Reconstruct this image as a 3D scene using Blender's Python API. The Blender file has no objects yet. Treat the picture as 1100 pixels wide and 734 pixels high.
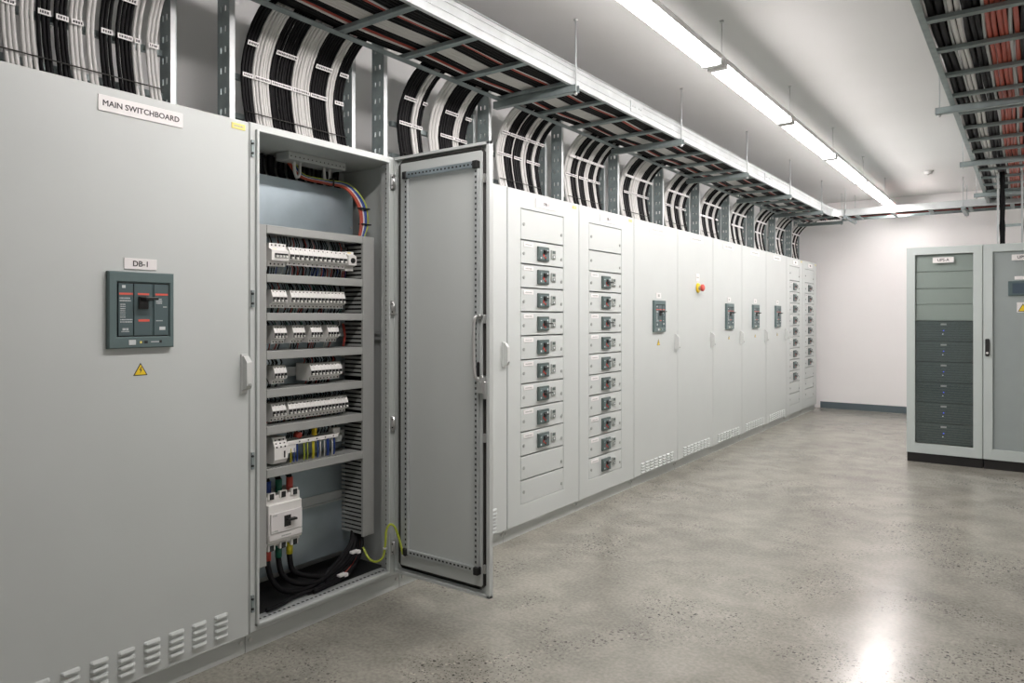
import bpy, math, random
from mathutils import Vector, Matrix
random.seed(7)
PI = math.pi
scene = bpy.context.scene
col = scene.collection

# ------------------------------------------------------------------ camera, world, exposure
cam_d = bpy.data.cameras.new('camera')
cam = bpy.data.objects.new('camera', cam_d)
col.objects.link(cam)
cam.location = (2.61, 0.0, 1.395)
cam.rotation_euler = (PI/2, 0, math.radians(35.656))
cam_d.sensor_width = 36.0
cam_d.lens = 775/1100*36.0
cam_d.shift_y = -26.5/1100
cam_d.clip_start = 0.02
scene.camera = cam

world = bpy.data.worlds.new('world')
scene.world = world
world.use_nodes = True
world.node_tree.nodes['Background'].inputs[0].default_value = (0.8, 0.9, 1.0, 1)
world.node_tree.nodes['Background'].inputs[1].default_value = 0.02
scene.view_settings.view_transform = 'Standard'
scene.view_settings.look = 'None'
scene.view_settings.gamma = 1.0
scene.view_settings.use_curve_mapping = False
scene.view_settings.exposure = 0.8
LAMP_POWER = 40.0

# ------------------------------------------------------------------ materials
MAT = {}
def mat(name, color, rough=0.5, metal=0.0, noise=0.0, nscale=8.0, bump=0.0, bscale=200.0, emit=None, spec=0.5, coat=0.0):
    m = bpy.data.materials.new(name); m.use_nodes = True
    nt = m.node_tree; b = nt.nodes['Principled BSDF']
    b.inputs['Base Color'].default_value = (*color, 1)
    b.inputs['Roughness'].default_value = rough
    b.inputs['Metallic'].default_value = metal
    b.inputs['Specular IOR Level'].default_value = spec
    if coat: b.inputs['Coat Weight'].default_value = coat
    tc = nt.nodes.new('ShaderNodeTexCoord')
    if noise:
        n = nt.nodes.new('ShaderNodeTexNoise'); n.inputs['Scale'].default_value = nscale; n.inputs['Detail'].default_value = 4
        nt.links.new(tc.outputs['Object'], n.inputs['Vector'])
        r = nt.nodes.new('ShaderNodeMapRange')
        r.inputs['From Min'].default_value = 0.3; r.inputs['From Max'].default_value = 0.7
        r.inputs['To Min'].default_value = 1-noise; r.inputs['To Max'].default_value = 1+noise
        nt.links.new(n.outputs['Fac'], r.inputs['Value'])
        mx = nt.nodes.new('ShaderNodeVectorMath'); mx.operation = 'SCALE'
        mx.inputs[0].default_value = color
        nt.links.new(r.outputs['Result'], mx.inputs['Scale'])
        nt.links.new(mx.outputs['Vector'], b.inputs['Base Color'])
    if bump:
        n2 = nt.nodes.new('ShaderNodeTexNoise'); n2.inputs['Scale'].default_value = bscale; n2.inputs['Detail'].default_value = 2
        nt.links.new(tc.outputs['Object'], n2.inputs['Vector'])
        bp = nt.nodes.new('ShaderNodeBump'); bp.inputs['Strength'].default_value = bump; bp.inputs['Distance'].default_value = 0.002
        nt.links.new(n2.outputs['Fac'], bp.inputs['Height'])
        nt.links.new(bp.outputs['Normal'], b.inputs['Normal'])
    if emit:
        b.inputs['Emission Color'].default_value = (*emit[0], 1)
        b.inputs['Emission Strength'].default_value = emit[1]
    MAT[name] = m
    return m

mat('cabinet_grey', (0.555, 0.594, 0.58), 0.38, noise=0.015, nscale=3, bump=0.04, bscale=600)
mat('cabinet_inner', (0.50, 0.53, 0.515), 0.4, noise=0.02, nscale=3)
mat('plinth_grey', (0.54, 0.575, 0.555), 0.42, noise=0.02)
mat('ups_grey', (0.50, 0.56, 0.548), 0.4, noise=0.015, nscale=3)
mat('ups_panel', (0.30, 0.345, 0.34), 0.45, noise=0.02)
mat('ups_blank', (0.56, 0.64, 0.60), 0.5)
mat('ups_module', (0.15, 0.195, 0.195), 0.5, noise=0.12, nscale=60)
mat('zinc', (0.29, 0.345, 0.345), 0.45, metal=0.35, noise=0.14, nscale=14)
mat('zinc_light', (0.52, 0.555, 0.555), 0.38, metal=0.35, noise=0.08, nscale=10)  # paler zinc; on outer rails and flanges the colour carries lamp light
mat('plate_zinc', (0.42, 0.50, 0.54), 0.35, metal=0.75, noise=0.12, nscale=5)
mat('steel', (0.62, 0.63, 0.62), 0.28, metal=0.9)
mat('duct_grey', (0.36, 0.375, 0.36), 0.5)
mat('black_cable', (0.009, 0.009, 0.010), 0.5, spec=0.12)
mat('white_cable', (0.63, 0.63, 0.61), 0.45)
mat('red_cable', (0.42, 0.055, 0.035), 0.42)
mat('orange_cable', (0.40, 0.07, 0.038), 0.45)
mat('grey_cable', (0.40, 0.43, 0.42), 0.45)
mat('blue_cable', (0.02, 0.06, 0.28), 0.42)
mat('green_sleeve', (0.01, 0.13, 0.08), 0.42)
mat('yellow_cable', (0.62, 0.55, 0.03), 0.42)
mat('earth_cable', (0.42, 0.50, 0.05), 0.42)
mat('breaker_white', (0.83, 0.83, 0.80), 0.42)
mat('breaker_grey', (0.36, 0.39, 0.37), 0.45)
mat('black_plastic', (0.012, 0.013, 0.013), 0.42)
mat('dark_teal', (0.075, 0.115, 0.12), 0.45, noise=0.04)
mat('teal_bezel', (0.105, 0.155, 0.155), 0.42, noise=0.03)
mat('unit_green', (0.075, 0.105, 0.098), 0.45)
mat('red_plastic', (0.55, 0.07, 0.05), 0.4)
mat('stripe_red', (0.70, 0.12, 0.085), 0.45)
mat('sign_white', (0.80, 0.79, 0.78), 0.35)
mat('ink', (0.03, 0.03, 0.032), 0.5)
mat('print_white', (0.62, 0.66, 0.66), 0.5)
mat('yellow_sign', (0.82, 0.60, 0.02), 0.4)
mat('pale_yellow', (0.85, 0.74, 0.22), 0.45)
mat('gasket_black', (0.03, 0.03, 0.026), 0.7)
mat('hole_dark', (0.02, 0.024, 0.024), 0.8)  # darkness inside holes put into the colour; also dark screws
mat('black_plinth', (0.010, 0.010, 0.010), 0.5)
mat('screen', (0.07, 0.10, 0.13), 0.15)
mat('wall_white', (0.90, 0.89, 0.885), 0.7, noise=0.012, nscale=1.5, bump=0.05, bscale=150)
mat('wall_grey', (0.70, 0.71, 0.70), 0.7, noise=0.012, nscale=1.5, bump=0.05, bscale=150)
mat('ceiling_white', (0.68, 0.69, 0.68), 0.75, noise=0.02, nscale=1.2, bump=0.05, bscale=120)
mat('baseboard_slate', (0.10, 0.135, 0.15), 0.45)
mat('handle_white', (0.60, 0.625, 0.61), 0.4)
mat('lamp_white', (0.78, 0.78, 0.77), 0.4)
mat('diffuser', (0.9, 0.9, 0.9), 0.5, emit=((1.0, 0.927, 0.913), LAMP_POWER))
mat('led_blue', (0.05, 0.08, 0.8), 0.3, emit=((0.1, 0.15, 1.0), 1.5))
mat('led_white', (0.8, 0.8, 0.8), 0.3, emit=((0.9, 0.95, 1.0), 0.8))

def glass_mat():
    m = bpy.data.materials.new('door_glass'); m.use_nodes = True
    nt = m.node_tree; nt.nodes.clear()
    out = nt.nodes.new('ShaderNodeOutputMaterial')
    mix = nt.nodes.new('ShaderNodeMixShader'); fr = nt.nodes.new('ShaderNodeFresnel'); fr.inputs[0].default_value = 1.45
    tr = nt.nodes.new('ShaderNodeBsdfTransparent'); tr.inputs[0].default_value = (0.965, 0.98, 0.975, 1)
    gl = nt.nodes.new('ShaderNodeBsdfGlossy'); gl.inputs['Roughness'].default_value = 0.08
    nt.links.new(fr.outputs[0], mix.inputs[0]); nt.links.new(tr.outputs[0], mix.inputs[1]); nt.links.new(gl.outputs[0], mix.inputs[2])
    nt.links.new(mix.outputs[0], out.inputs[0])
    MAT['door_glass'] = m
glass_mat()

def floor_mat():
    m = bpy.data.materials.new('polished_concrete'); m.use_nodes = True
    nt = m.node_tree; b = nt.nodes['Principled BSDF']; L = nt.links.new
    tc = nt.nodes.new('ShaderNodeTexCoord')
    def noise(s, d=5, dist=0.0):
        n = nt.nodes.new('ShaderNodeTexNoise'); n.inputs['Scale'].default_value = s; n.inputs['Detail'].default_value = d
        n.inputs['Distortion'].default_value = dist
        L(tc.outputs['Object'], n.inputs['Vector']); return n
    def ramp(src, p0, c0, p1, c1):
        r = nt.nodes.new('ShaderNodeValToRGB'); e = r.color_ramp.elements
        e[0].position = p0; e[0].color = c0; e[1].position = p1; e[1].color = c1
        L(src, r.inputs[0]); return r
    def mix(fac, a, bb):
        x = nt.nodes.new('ShaderNodeMix'); x.data_type = 'RGBA'
        if isinstance(fac, float): x.inputs[0].default_value = fac
        else: L(fac, x.inputs[0])
        for i, v in ((6, a), (7, bb)):
            if isinstance(v, tuple): x.inputs[i].default_value = v
            else: L(v, x.inputs[i])
        return x.outputs[2]
    def mul(a, bb):
        x = nt.nodes.new('ShaderNodeMath'); x.operation = 'MULTIPLY'
        L(a, x.inputs[0])
        if isinstance(bb, float): x.inputs[1].default_value = bb
        else: L(bb, x.inputs[1])
        return x.outputs[0]
    big = noise(0.9, 6, 0.6); mid = noise(4.5, 6, 0.3); fine = noise(60, 3)
    base = ramp(big.outputs['Fac'], 0.36, (0.165, 0.163, 0.138, 1), 0.64, (0.325, 0.318, 0.275, 1)).outputs[0]
    midc = ramp(mid.outputs['Fac'], 0.38, (0.175, 0.172, 0.147, 1), 0.62, (0.345, 0.336, 0.292, 1)).outputs[0]
    c = mix(0.5, base, midc)
    finec = ramp(fine.outputs['Fac'], 0.35, (0.16, 0.157, 0.132, 1), 0.65, (0.38, 0.368, 0.32, 1)).outputs[0]
    c = mix(0.30, c, finec)
    # aggregate: dark and light chips in drifts
    drift = ramp(noise(1.5, 5, 0.8).outputs['Fac'], 0.47, (0.05, 0.05, 0.05, 1), 0.60, (1, 1, 1, 1)).outputs[0]
    vo = nt.nodes.new('ShaderNodeTexVoronoi'); vo.inputs['Scale'].default_value = 44; L(tc.outputs['Object'], vo.inputs['Vector'])
    jag = nt.nodes.new('ShaderNodeMath'); jag.operation = 'MULTIPLY_ADD'; L(noise(170, 2).outputs['Fac'], jag.inputs[0]); jag.inputs[1].default_value = 0.5; jag.inputs[2].default_value = -0.25
    def rough_edge(src):
        a = nt.nodes.new('ShaderNodeMath'); a.operation = 'ADD'; L(src, a.inputs[0]); L(jag.outputs[0], a.inputs[1]); return a.outputs[0]
    chip = ramp(rough_edge(vo.outputs['Distance']), 0.25, (1, 1, 1, 1), 0.31, (0, 0, 0, 1)).outputs[0]
    sep = nt.nodes.new('ShaderNodeSeparateColor'); L(vo.outputs['Color'], sep.inputs[0])
    pick = ramp(sep.outputs[0], 0.50, (0, 0, 0, 1), 0.52, (1, 1, 1, 1)).outputs[0]
    c = mix(mul(mul(mul(chip, pick), drift), 0.92), c, (0.03, 0.028, 0.024, 1))
    pick2 = ramp(sep.outputs[1], 0.70, (0, 0, 0, 1), 0.72, (1, 1, 1, 1)).outputs[0]
    c = mix(mul(mul(mul(chip, pick2), drift), 0.5), c, (0.48, 0.45, 0.38, 1))
    vo2 = nt.nodes.new('ShaderNodeTexVoronoi'); vo2.inputs['Scale'].default_value = 95; L(tc.outputs['Object'], vo2.inputs['Vector'])
    chip2 = ramp(rough_edge(vo2.outputs['Distance']), 0.28, (1, 1, 1, 1), 0.36, (0, 0, 0, 1)).outputs[0]
    sep2 = nt.nodes.new('ShaderNodeSeparateColor'); L(vo2.outputs['Color'], sep2.inputs[0])
    pick3 = ramp(sep2.outputs[0], 0.48, (0, 0, 0, 1), 0.50, (1, 1, 1, 1)).outputs[0]
    c = mix(mul(mul(mul(chip2, pick3), drift), 0.8), c, (0.045, 0.042, 0.035, 1))
    L(c, b.inputs['Base Color'])
    rr = nt.nodes.new('ShaderNodeMapRange'); rr.inputs['From Min'].default_value = 0.3; rr.inputs['From Max'].default_value = 0.7
    rr.inputs['To Min'].default_value = 0.19; rr.inputs['To Max'].default_value = 0.262
    L(noise(2.2, 2, 0.1).outputs['Fac'], rr.inputs['Value']); L(rr.outputs['Result'], b.inputs['Roughness'])
    b.inputs['Specular IOR Level'].default_value = 0.40
    bp = nt.nodes.new('ShaderNodeBump'); bp.inputs['Strength'].default_value = 0.02; bp.inputs['Distance'].default_value = 0.003
    L(noise(7, 4).outputs['Fac'], bp.inputs['Height']); L(bp.outputs['Normal'], b.inputs['Normal'])
    MAT['polished_concrete'] = m
floor_mat()

# ------------------------------------------------------------------ mesh helpers
class MB:
    def __init__(s): s.v = []; s.f = []; s.m = []; s.sm = []
    def add(s, vs, fs, m=0, smooth=False):
        o = len(s.v); s.v += [tuple(p) for p in vs]
        for f in fs:
            s.f.append(tuple(i+o for i in f)); s.m.append(m); s.sm.append(smooth)
        return s
    def box(s, x0, x1, y0, y1, z0, z1, m=0):
        vs = [(x, y, z) for x in (x0, x1) for y in (y0, y1) for z in (z0, z1)]
        return s.add(vs, [(0,1,3,2),(4,6,7,5),(0,4,5,1),(2,3,7,6),(0,2,6,4),(1,5,7,3)], m)
    def cbox(s, x0, x1, y0, y1, z0, z1, c=0.002, m=0):
        lo = (x0, y0, z0); hi = (x1, y1, z1); idx = {}; vs = []
        for sx in (0, 1):
            for sy in (0, 1):
                for sz in (0, 1):
                    sg = (sx, sy, sz)
                    for ax in range(3):
                        p = []
                        for k in range(3):
                            e = hi[k] if sg[k] else lo[k]
                            p.append(e if k == ax else (e-c if sg[k] else e+c))
                        idx[(sg, ax)] = len(vs); vs.append(p)
        fs = []
        def g(a, b, cc, ax): return idx[((a, b, cc), ax)]
        for sx in (0, 1):
            q = [g(sx,0,0,0), g(sx,1,0,0), g(sx,1,1,0), g(sx,0,1,0)]; fs.append(q if sx else q[::-1])
            q = [g(0,sx,0,1), g(0,sx,1,1), g(1,sx,1,1), g(1,sx,0,1)]; fs.append(q if sx else q[::-1])
            q = [g(0,0,sx,2), g(1,0,sx,2), g(1,1,sx,2), g(0,1,sx,2)]; fs.append(q if sx else q[::-1])
        for a in (0, 1):
            for b in (0, 1):
                q = [g(0,a,b,1), g(1,a,b,1), g(1,a,b,2), g(0,a,b,2)]; fs.append(q)
                q = [g(a,0,b,0), g(a,1,b,0), g(a,1,b,2), g(a,0,b,2)]; fs.append(q)
                q = [g(a,b,0,0), g(a,b,1,0), g(a,b,1,1), g(a,b,0,1)]; fs.append(q)
        for k in [(i, j, l) for i in (0,1) for j in (0,1) for l in (0,1)]:
            fs.append([idx[(k, 0)], idx[(k, 1)], idx[(k, 2)]])
        return s.add(vs, fs, m)
    def tube(s, pts, r, n=6, m=0, caps=True, smooth=True):
        pts = [Vector(p) for p in pts]; vs = []; fs = []
        t0 = (pts[1]-pts[0]).normalized()
        up = Vector((0, 0, 1)) if abs(t0.z) < 0.9 else Vector((0, 1, 0))
        nrm = (up - t0*up.dot(t0)).normalized()
        for i, p in enumerate(pts):
            if i == 0: t = pts[1]-pts[0]
            elif i == len(pts)-1: t = pts[-1]-pts[-2]
            else: t = pts[i+1]-pts[i-1]
            t.normalize()
            nrm = (nrm - t*nrm.dot(t)).normalized(); bi = t.cross(nrm)
            rr = r[i] if isinstance(r, (list, tuple)) else r
            for k in range(n):
                a = 2*PI*k/n
                vs.append(p + nrm*(math.cos(a)*rr) + bi*(math.sin(a)*rr))
        for i in range(len(pts)-1):
            for k in range(n):
                a = i*n+k; b = i*n+(k+1) % n
                fs.append((a, b, b+n, a+n))
        s.add(vs, fs, m, smooth)
        if caps:
            o = len(s.v)-len(vs)
            s.f.append(tuple(o+k for k in range(n))[::-1]); s.m.append(m); s.sm.append(False)
            o2 = o+(len(pts)-1)*n
            s.f.append(tuple(o2+k for k in range(n))); s.m.append(m); s.sm.append(False)
        return s
    def cyl(s, p0, p1, r, n=12, m=0): return s.tube([p0, p1], r, n, m)
    def prism(s, poly, axis, a, b, m=0):
        n = len(poly)
        def P(u, w, t):
            return (t, u, w) if axis == 'x' else ((u, t, w) if axis == 'y' else (u, w, t))
        vs = [P(u, w, a) for u, w in poly]+[P(u, w, b) for u, w in poly]
        fs = [tuple(range(n))[::-1], tuple(range(n, 2*n))]+[(i, (i+1) % n, n+(i+1) % n, n+i) for i in range(n)]
        return s.add(vs, fs, m)
    def ring(s, x0, x1, o, i, c=.002, ax='x', m=0):
        """one-piece rectangular frame between x0 and x1; o and i are (u0, u1, z0, z1) outside and inside"""
        def rect(r, x, e): 
            u0, u1, w0, w1 = r
            p = [(u0+e, w0+e), (u1-e, w0+e), (u1-e, w1-e), (u0+e, w1-e)]
            return [(x, a, b) if ax == 'x' else (a, x, b) for a, b in p]
        d = c if x1 > x0 else -c
        loops = [rect(i, x0, 0), rect(o, x0, 0), rect(o, x1-d, 0), rect(o, x1, c), rect(i, x1, -c), rect(i, x1-d, 0)]
        vs = [p for l in loops for p in l]; n = len(loops); fs = []
        for a in range(n):
            b = (a+1) % n
            for k in range(4): fs.append((a*4+k, a*4+(k+1) % 4, b*4+(k+1) % 4, b*4+k))
        return s.add(vs, fs, m)
    def mesh(s, name, mats):
        me = bpy.data.meshes.new(name); me.from_pydata(s.v, [], s.f)
        if isinstance(mats, str): mats = [mats]
        for k in mats: me.materials.append(MAT[k])
        me.polygons.foreach_set('material_index', s.m)
        me.polygons.foreach_set('use_smooth', s.sm)
        import bmesh
        bm = bmesh.new(); bm.from_mesh(me); bmesh.ops.recalc_face_normals(bm, faces=bm.faces); bm.to_mesh(me); bm.free()
        me.update(); return me
    def build(s, name, mats, parent=None, loc=(0, 0, 0)):
        return inst(name, s.mesh(name, mats), parent, loc)

def inst(name, me, parent=None, loc=(0, 0, 0)):
    o = bpy.data.objects.new(name, me); col.objects.link(o)
    o.parent = parent; o.location = loc; return o
def tag(o, label=None, cat=None, group=None, kind=None):
    if label: o['label'] = label
    if cat: o['category'] = cat
    if group: o['group'] = group
    if kind: o['kind'] = kind
    return o
def thing(name, loc, label, cat, group=None):
    o = bpy.data.objects.new(name, None); col.objects.link(o); o.location = loc
    o.empty_display_size = 0.1
    return tag(o, label, cat, group)
def stuff(o): o['kind'] = 'stuff'; return o

TXT = {}
def text_mesh(body, size, matname, face='x', depth=0.0008):
    key = (body, size, matname, face)
    if key in TXT: return TXT[key]
    cu = bpy.data.curves.new('lettering', 'FONT'); cu.body = body; cu.size = size
    cu.bevel_depth = size*.014; cu.bevel_resolution = 0; cu.align_x = 'CENTER'; cu.align_y = 'CENTER'; cu.extrude = depth; cu.resolution_u = 3
    t = bpy.data.objects.new('lettering_source', cu); col.objects.link(t)
    bpy.context.view_layer.update()
    me = bpy.data.meshes.new_from_object(t.evaluated_get(bpy.context.evaluated_depsgraph_get()))
    bpy.data.objects.remove(t); bpy.data.curves.remove(cu)
    M = Matrix(((0,0,1,0),(1,0,0,0),(0,1,0,0),(0,0,0,1))) if face == 'x' else Matrix(((1,0,0,0),(0,0,-1,0),(0,1,0,0),(0,0,0,1)))
    me.transform(M); me.materials.clear(); me.materials.append(MAT[matname])
    TXT[key] = me
    return me
def glyphs(mb, x, y0, y1, z, h, m=0, seed=0, t=0.0006):
    """a line of print too small to read: little blocks of uneven width on a plane facing +x"""
    r = random.Random(seed); y = y0
    while y < y1-h*0.3:
        w = h*r.uniform(0.35, 0.8)
        mb.box(x, x+t, y, min(y+w, y1), z-h/2, z+h/2, m); y += w+h*r.uniform(0.2, 0.5)
    return mb

# ------------------------------------------------------------------ the room
RX0, RX1, RY0, RY1, CZ = -0.63, 4.6, -1.7, 11.77, 3.13
def struct(o): return tag(o, kind='structure')
struct(MB().box(RX0-.1, RX1+.1, RY0-.1, RY1+.1, -0.1, 0).build('floor', 'polished_concrete'))
struct(MB().box(RX0-.1, RX1+.1, RY0-.1, RY1+.1, CZ, CZ+.1).build('ceiling', 'ceiling_white'))
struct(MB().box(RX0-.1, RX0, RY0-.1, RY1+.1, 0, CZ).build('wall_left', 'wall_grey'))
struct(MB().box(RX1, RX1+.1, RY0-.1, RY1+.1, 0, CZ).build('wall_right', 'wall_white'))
struct(MB().box(RX0, RX1, RY1, RY1+.1, 0, CZ).build('wall_back', 'wall_white'))
struct(MB().box(RX0, RX1, RY0-.1, RY0, 0, CZ).build('wall_front', 'wall_white'))
struct(MB().box(0.0, RX1, RY1-.012, RY1, 0, 0.098).build('baseboard_back', 'baseboard_slate'))
struct(MB().box(RX1-.012, RX1, RY0, RY1-.012, 0, 0.098).build('baseboard_right', 'baseboard_slate'))

# ------------------------------------------------------------------ lamps
def make_lamp_meshes(L):
    h = MB(); w = 0.052
    h.prism([(-w, .026), (-w, .055), (-w+.022, .082), (w-.022, .082), (w, .055), (w, .026)], 'y', 0.012, L-0.012)
    d = MB(); d.prism([(-w+.001, .026), (-w+.001, .012), (-w+.006, .003), (-w+.016, -.002), (w-.016, -.002), (w-.006, .003), (w-.001, .012), (w-.001, .026)], 'y', 0.036, L-0.036)
    e = MB(); e.prism([(-w-.002, -.002), (-w-.002, .052), (-w+.02, .084), (w-.02, .084), (w+.002, .052), (w+.002, -.002)], 'y', 0, 0.036)
    r = MB(); r.cyl((0, 0, .105), (0, 0, CZ-2.82), .0032, 6)
    r.tube([(-.02, 0, .083), (-.006, 0, .105), (0, 0, .112), (.006, 0, .105), (.02, 0, .083)], .0025, 5)
    r.cyl((0, 0, CZ-2.82-.012), (0, 0, CZ-2.82), .012, 8)
    return h.mesh('housing', 'lamp_white'), d.mesh('diffuser', 'diffuser'), e.mesh('end_cap', 'lamp_white'), r.mesh('hanger', 'steel')
LL = 1.472
lm = make_lamp_meshes(LL-0.045)
names_l = ['far behind the viewpoint', 'behind the viewpoint', 'above the viewpoint', 'above the main switchboard', 'nearest in view, cut by the picture top',
           'second in view along the row', 'third in view along the row', 'fourth in view along the row', 'fifth in view, nearly the last', 'last of the row by the back wall']
for i in range(2, 9):
    y0 = 4.06-LL*4+LL*i
    t = thing('linear_lamp', (1.145, y0, 2.82), 'lit white linear lamp under the ceiling, '+names_l[i+1], 'lamp', 'row of linear lamps')
    inst('housing', lm[0], t); inst('diffuser', lm[1], t); inst('end_cap', lm[2], t); inst('end_cap', lm[2], t, (0, LL-0.081, 0))
    inst('hanger', lm[3], t, (0, .09, 0))

# smoke detector
t = thing('smoke_detector', (1.63, 9.86, CZ), 'small round white smoke detector on the ceiling', 'smoke detector')
MB().tube([(0,0,0),(0,0,-.012)], [.055,.055], 20).build('base', 'lamp_white', t)
MB().tube([(0,0,-.012),(0,0,-.03),(0,0,-.042)], [.046,.043,.03], 20).build('head', 'lamp_white', t)
MB().tube([(0,0,-.042),(0,0,-.047)], [.012,.010], 10).build('sensor', 'breaker_grey', t)

# ------------------------------------------------------------------ switchboard cabinets
ZB, ZT = 0.085, 2.2      # door bottom / cabinet top
DEPTH = -0.6
bolt_me = MB().cyl((0,0,0), (.006,0,0), .0085, 8).mesh('bolt', 'steel')
def plinth(t, w):
    p = MB().cbox(DEPTH, -.03, 0.0015, w-.0015, 0, .083, .002).build('plinth', 'plinth_grey', t)
    inst('bolt', bolt_me, p, (-.03, .022, .05)); inst('bolt', bolt_me, p, (-.03, w-.022, .05))
# door handle: tall white pull with angled ends
hb = MB(); hb.prism([(0, -.07), (.026, -.062), (.034, -.05), (.034, .045), (.012, .07), (0, .07)], 'y', -.012, .012)
handle_me = hb.mesh('handle', 'handle_white')
hs = MB(); hs.cyl((.028, 0, -.046), (.040, 0, -.046), .006, 8); handle_lock_me = hs.mesh('lock', 'breaker_grey')
hbase_me = MB().cbox(0, .008, -.016, .016, -.082, .078, .002).mesh('handle_base', 'handle_white')
def handle(t, y, z):
    h = inst('handle', handle_me, t, (0.006, y, z)); inst('lock', handle_lock_me, h); inst('handle_base', hbase_me, h, (-.006, 0, 0))
def louver_mesh(w, hgt, d=.012):
    m = MB(); n = 7; prof = []
    xs = [-w/2, -w/2+hgt*.5, w/2-hgt*.5, w/2]
    top = [(0, hgt/2), (d*.55, hgt*.28), (d, -.12*hgt), (d*.95, -hgt*.42), (0, -hgt*.42)]
    # scoop: full section in the middle, tapering at both ends
    secs = []
    for k, y in enumerate(xs):
        s = 1.0 if k in (1, 2) else 0.12
        secs.append([(x*s, y, z*(1 if k in (1,2) else .75)) for x, z in top])
    vs = [p for s in secs for p in s]; k = len(top); fs = []
    for a in range(3):
        for b in range(k-1): fs.append((a*k+b, a*k+b+1, (a+1)*k+b+1, (a+1)*k+b))
    fs.append(tuple(range(k))); fs.append(tuple(range(3*k, 4*k))[::-1])
    return m.add(vs, fs, 0)
def nameplate(t, y, z, w, h, text, size, x=0.0, d=.004, name='nameplate'):
    p = MB().cbox(0, d, -w/2, w/2, -h/2, h/2, .001).build(name, 'sign_white', t, (x, y, z))
    if text: inst('lettering', text_mesh(text, size, 'ink'), p, (d, 0, 0))
    return p
def print_plate(t, y, z, w, h, seed, name='nameplate', matn='sign_white', gh=None, x=0.0):
    p = MB().cbox(0, .003, -w/2, w/2, -h/2, h/2, .0008).build(name, matn, t, (x, y, z))
    gh = gh or h*.3
    glyphs(MB(), .003, -w*.33, w*.33, 0, gh, 0, seed).build('print', 'breaker_grey', p)
    return p
def warning(t, y, z, s=.05, x=0.0):
    p = MB().prism([(-s/2, -s*.42), (s/2, -s*.42), (0, s*.46)], 'x', 0, .0012, 0).build('warning_sticker', 'ink', t, (x, y, z))
    MB().prism([(-s*.40, -s*.365), (s*.40, -s*.365), (0, s*.34)], 'x', .0012, .0018).build('yellow_field', 'yellow_sign', p)
    MB().prism([(s*.03, s*.17), (-s*.09, -s*.05), (s*.0, -s*.04), (-s*.04, -s*.28), (s*.10, s*.0), (s*.01, -.01*s), (s*.09, s*.17)], 'x', .0018, .0024).build('bolt_symbol', 'ink', p)

# moulded case breaker on a door, local origin = centre of the bezel
def make_door_breaker():
    P = {}
    b = MB(); W, Hh = .118, .136
    # bezel ring around the face
    b.ring(0, .020, (-W, W, -Hh, Hh), (-.088, .100, -.095, .098), .004)
    P['bezel'] = b.mesh('bezel', 'teal_bezel')
    P['gap'] = MB().box(0, .010, -.09, .102, -.097, .1).mesh('shadow_gap', 'black_plastic')
    f = MB(); f.cbox(.008, .019, -.084, -.033, -.091, .094, .001); f.cbox(.008, .019, -.030, .031, -.091, .094, .001); f.cbox(.008, .019, .042, .096, -.091, .094, .001)
    f.box(.008, .015, .031, .042, -.091, .094)
    P['face'] = f.mesh('face', 'dark_teal')
    s = MB(); s.box(.019, .0198, -.082, -.034, .054, .061); s.box(.019, .0198, -.017, .024, .054, .061); s.box(.019, .0198, .047, .094, .054, .061); s.box(.019, .0198, -.015, .025, -.041, -.033)
    P['stripe'] = s.mesh('red_stripe', 'stripe_red')
    tg = MB(); tg.cbox(.019, .026, -.016, .020, .004, .050, .002)
    tg.cbox(.026, .062, -.010, .022, .034, .044, .002); tg.cbox(.050, .066, -.012, .036, .037, .045, .002)
    P['toggle'] = tg.mesh('toggle', 'black_plastic')
    P['tip'] = MB().box(.026, .064, -.009, .033, .0455, .0465).mesh('toggle_edge', 'breaker_grey')
    w = MB()
    w.box(.019, .0196, -.072, -.06, .078, .088); w.box(.019, .0196, .062, .084, -.072, -.060)
    for k in range(2): glyphs(w, .019, -.08, -.042, .042-.009*k, .0045, 0, 3+k, .0006)
    for k in range(7): glyphs(w, .019, -.078, -.060, .020-.0075*k, .0035, 0, 13+k, .0006)
    for k in range(2): glyphs(w, .019, -.078, -.036, -.034-.008*k, .004, 0, 23+k, .0006)
    glyphs(w, .019, -.07, -.05, -.068, .008, 0, 31, .0006); glyphs(w, .019, -.074, -.046, -.076, .003, 0, 32, .0006)
    for k in range(3): glyphs(w, .019, .05, .072, .040-.007*k, .0045, 0, 41+k, .0006)
    glyphs(w, .019, .076, .09, .012, .004, 0, 45, .0006); glyphs(w, .019, .05, .074, -.038, .0035, 0, 46, .0006)
    P['print'] = w.mesh('print', 'print_white')
    bt = MB(); bt.cbox(.020, .023, -.050, -.025, -.124, -.106, .001); bt.box(.020, .0206, .030, .060, -.116, -.113)
    P['button'] = bt.mesh('test_button', 'print_white')
    sm = MB(); sm.box(.020, .0212, .006, .018, -.120, -.110); sm.box(.020, .0212, .062, .070, -.119, -.109); sm.box(.020, .0212, -.004, .0, -.119, -.112)
    P['indicator'] = sm.mesh('indicator', 'black_plastic')
    P['led'] = MB().box(.020, .0214, -.010, -.003, -.119, -.111).mesh('lamp_window', 'pale_yellow')
    return P
DB = make_door_breaker()
def door_breaker(t, y, z):
    b = inst('main_breaker', DB['bezel'], t, (0, y, z))
    b.data = DB['bezel']
    for k, n in (('gap','shadow_gap'),('face','face'),('stripe','red_stripe'),('toggle','toggle'),('tip','toggle_edge'),('print','print'),('button','test_button'),('indicator','indicator'),('led','lamp_window')):
        inst(n, DB[k], b)

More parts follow.
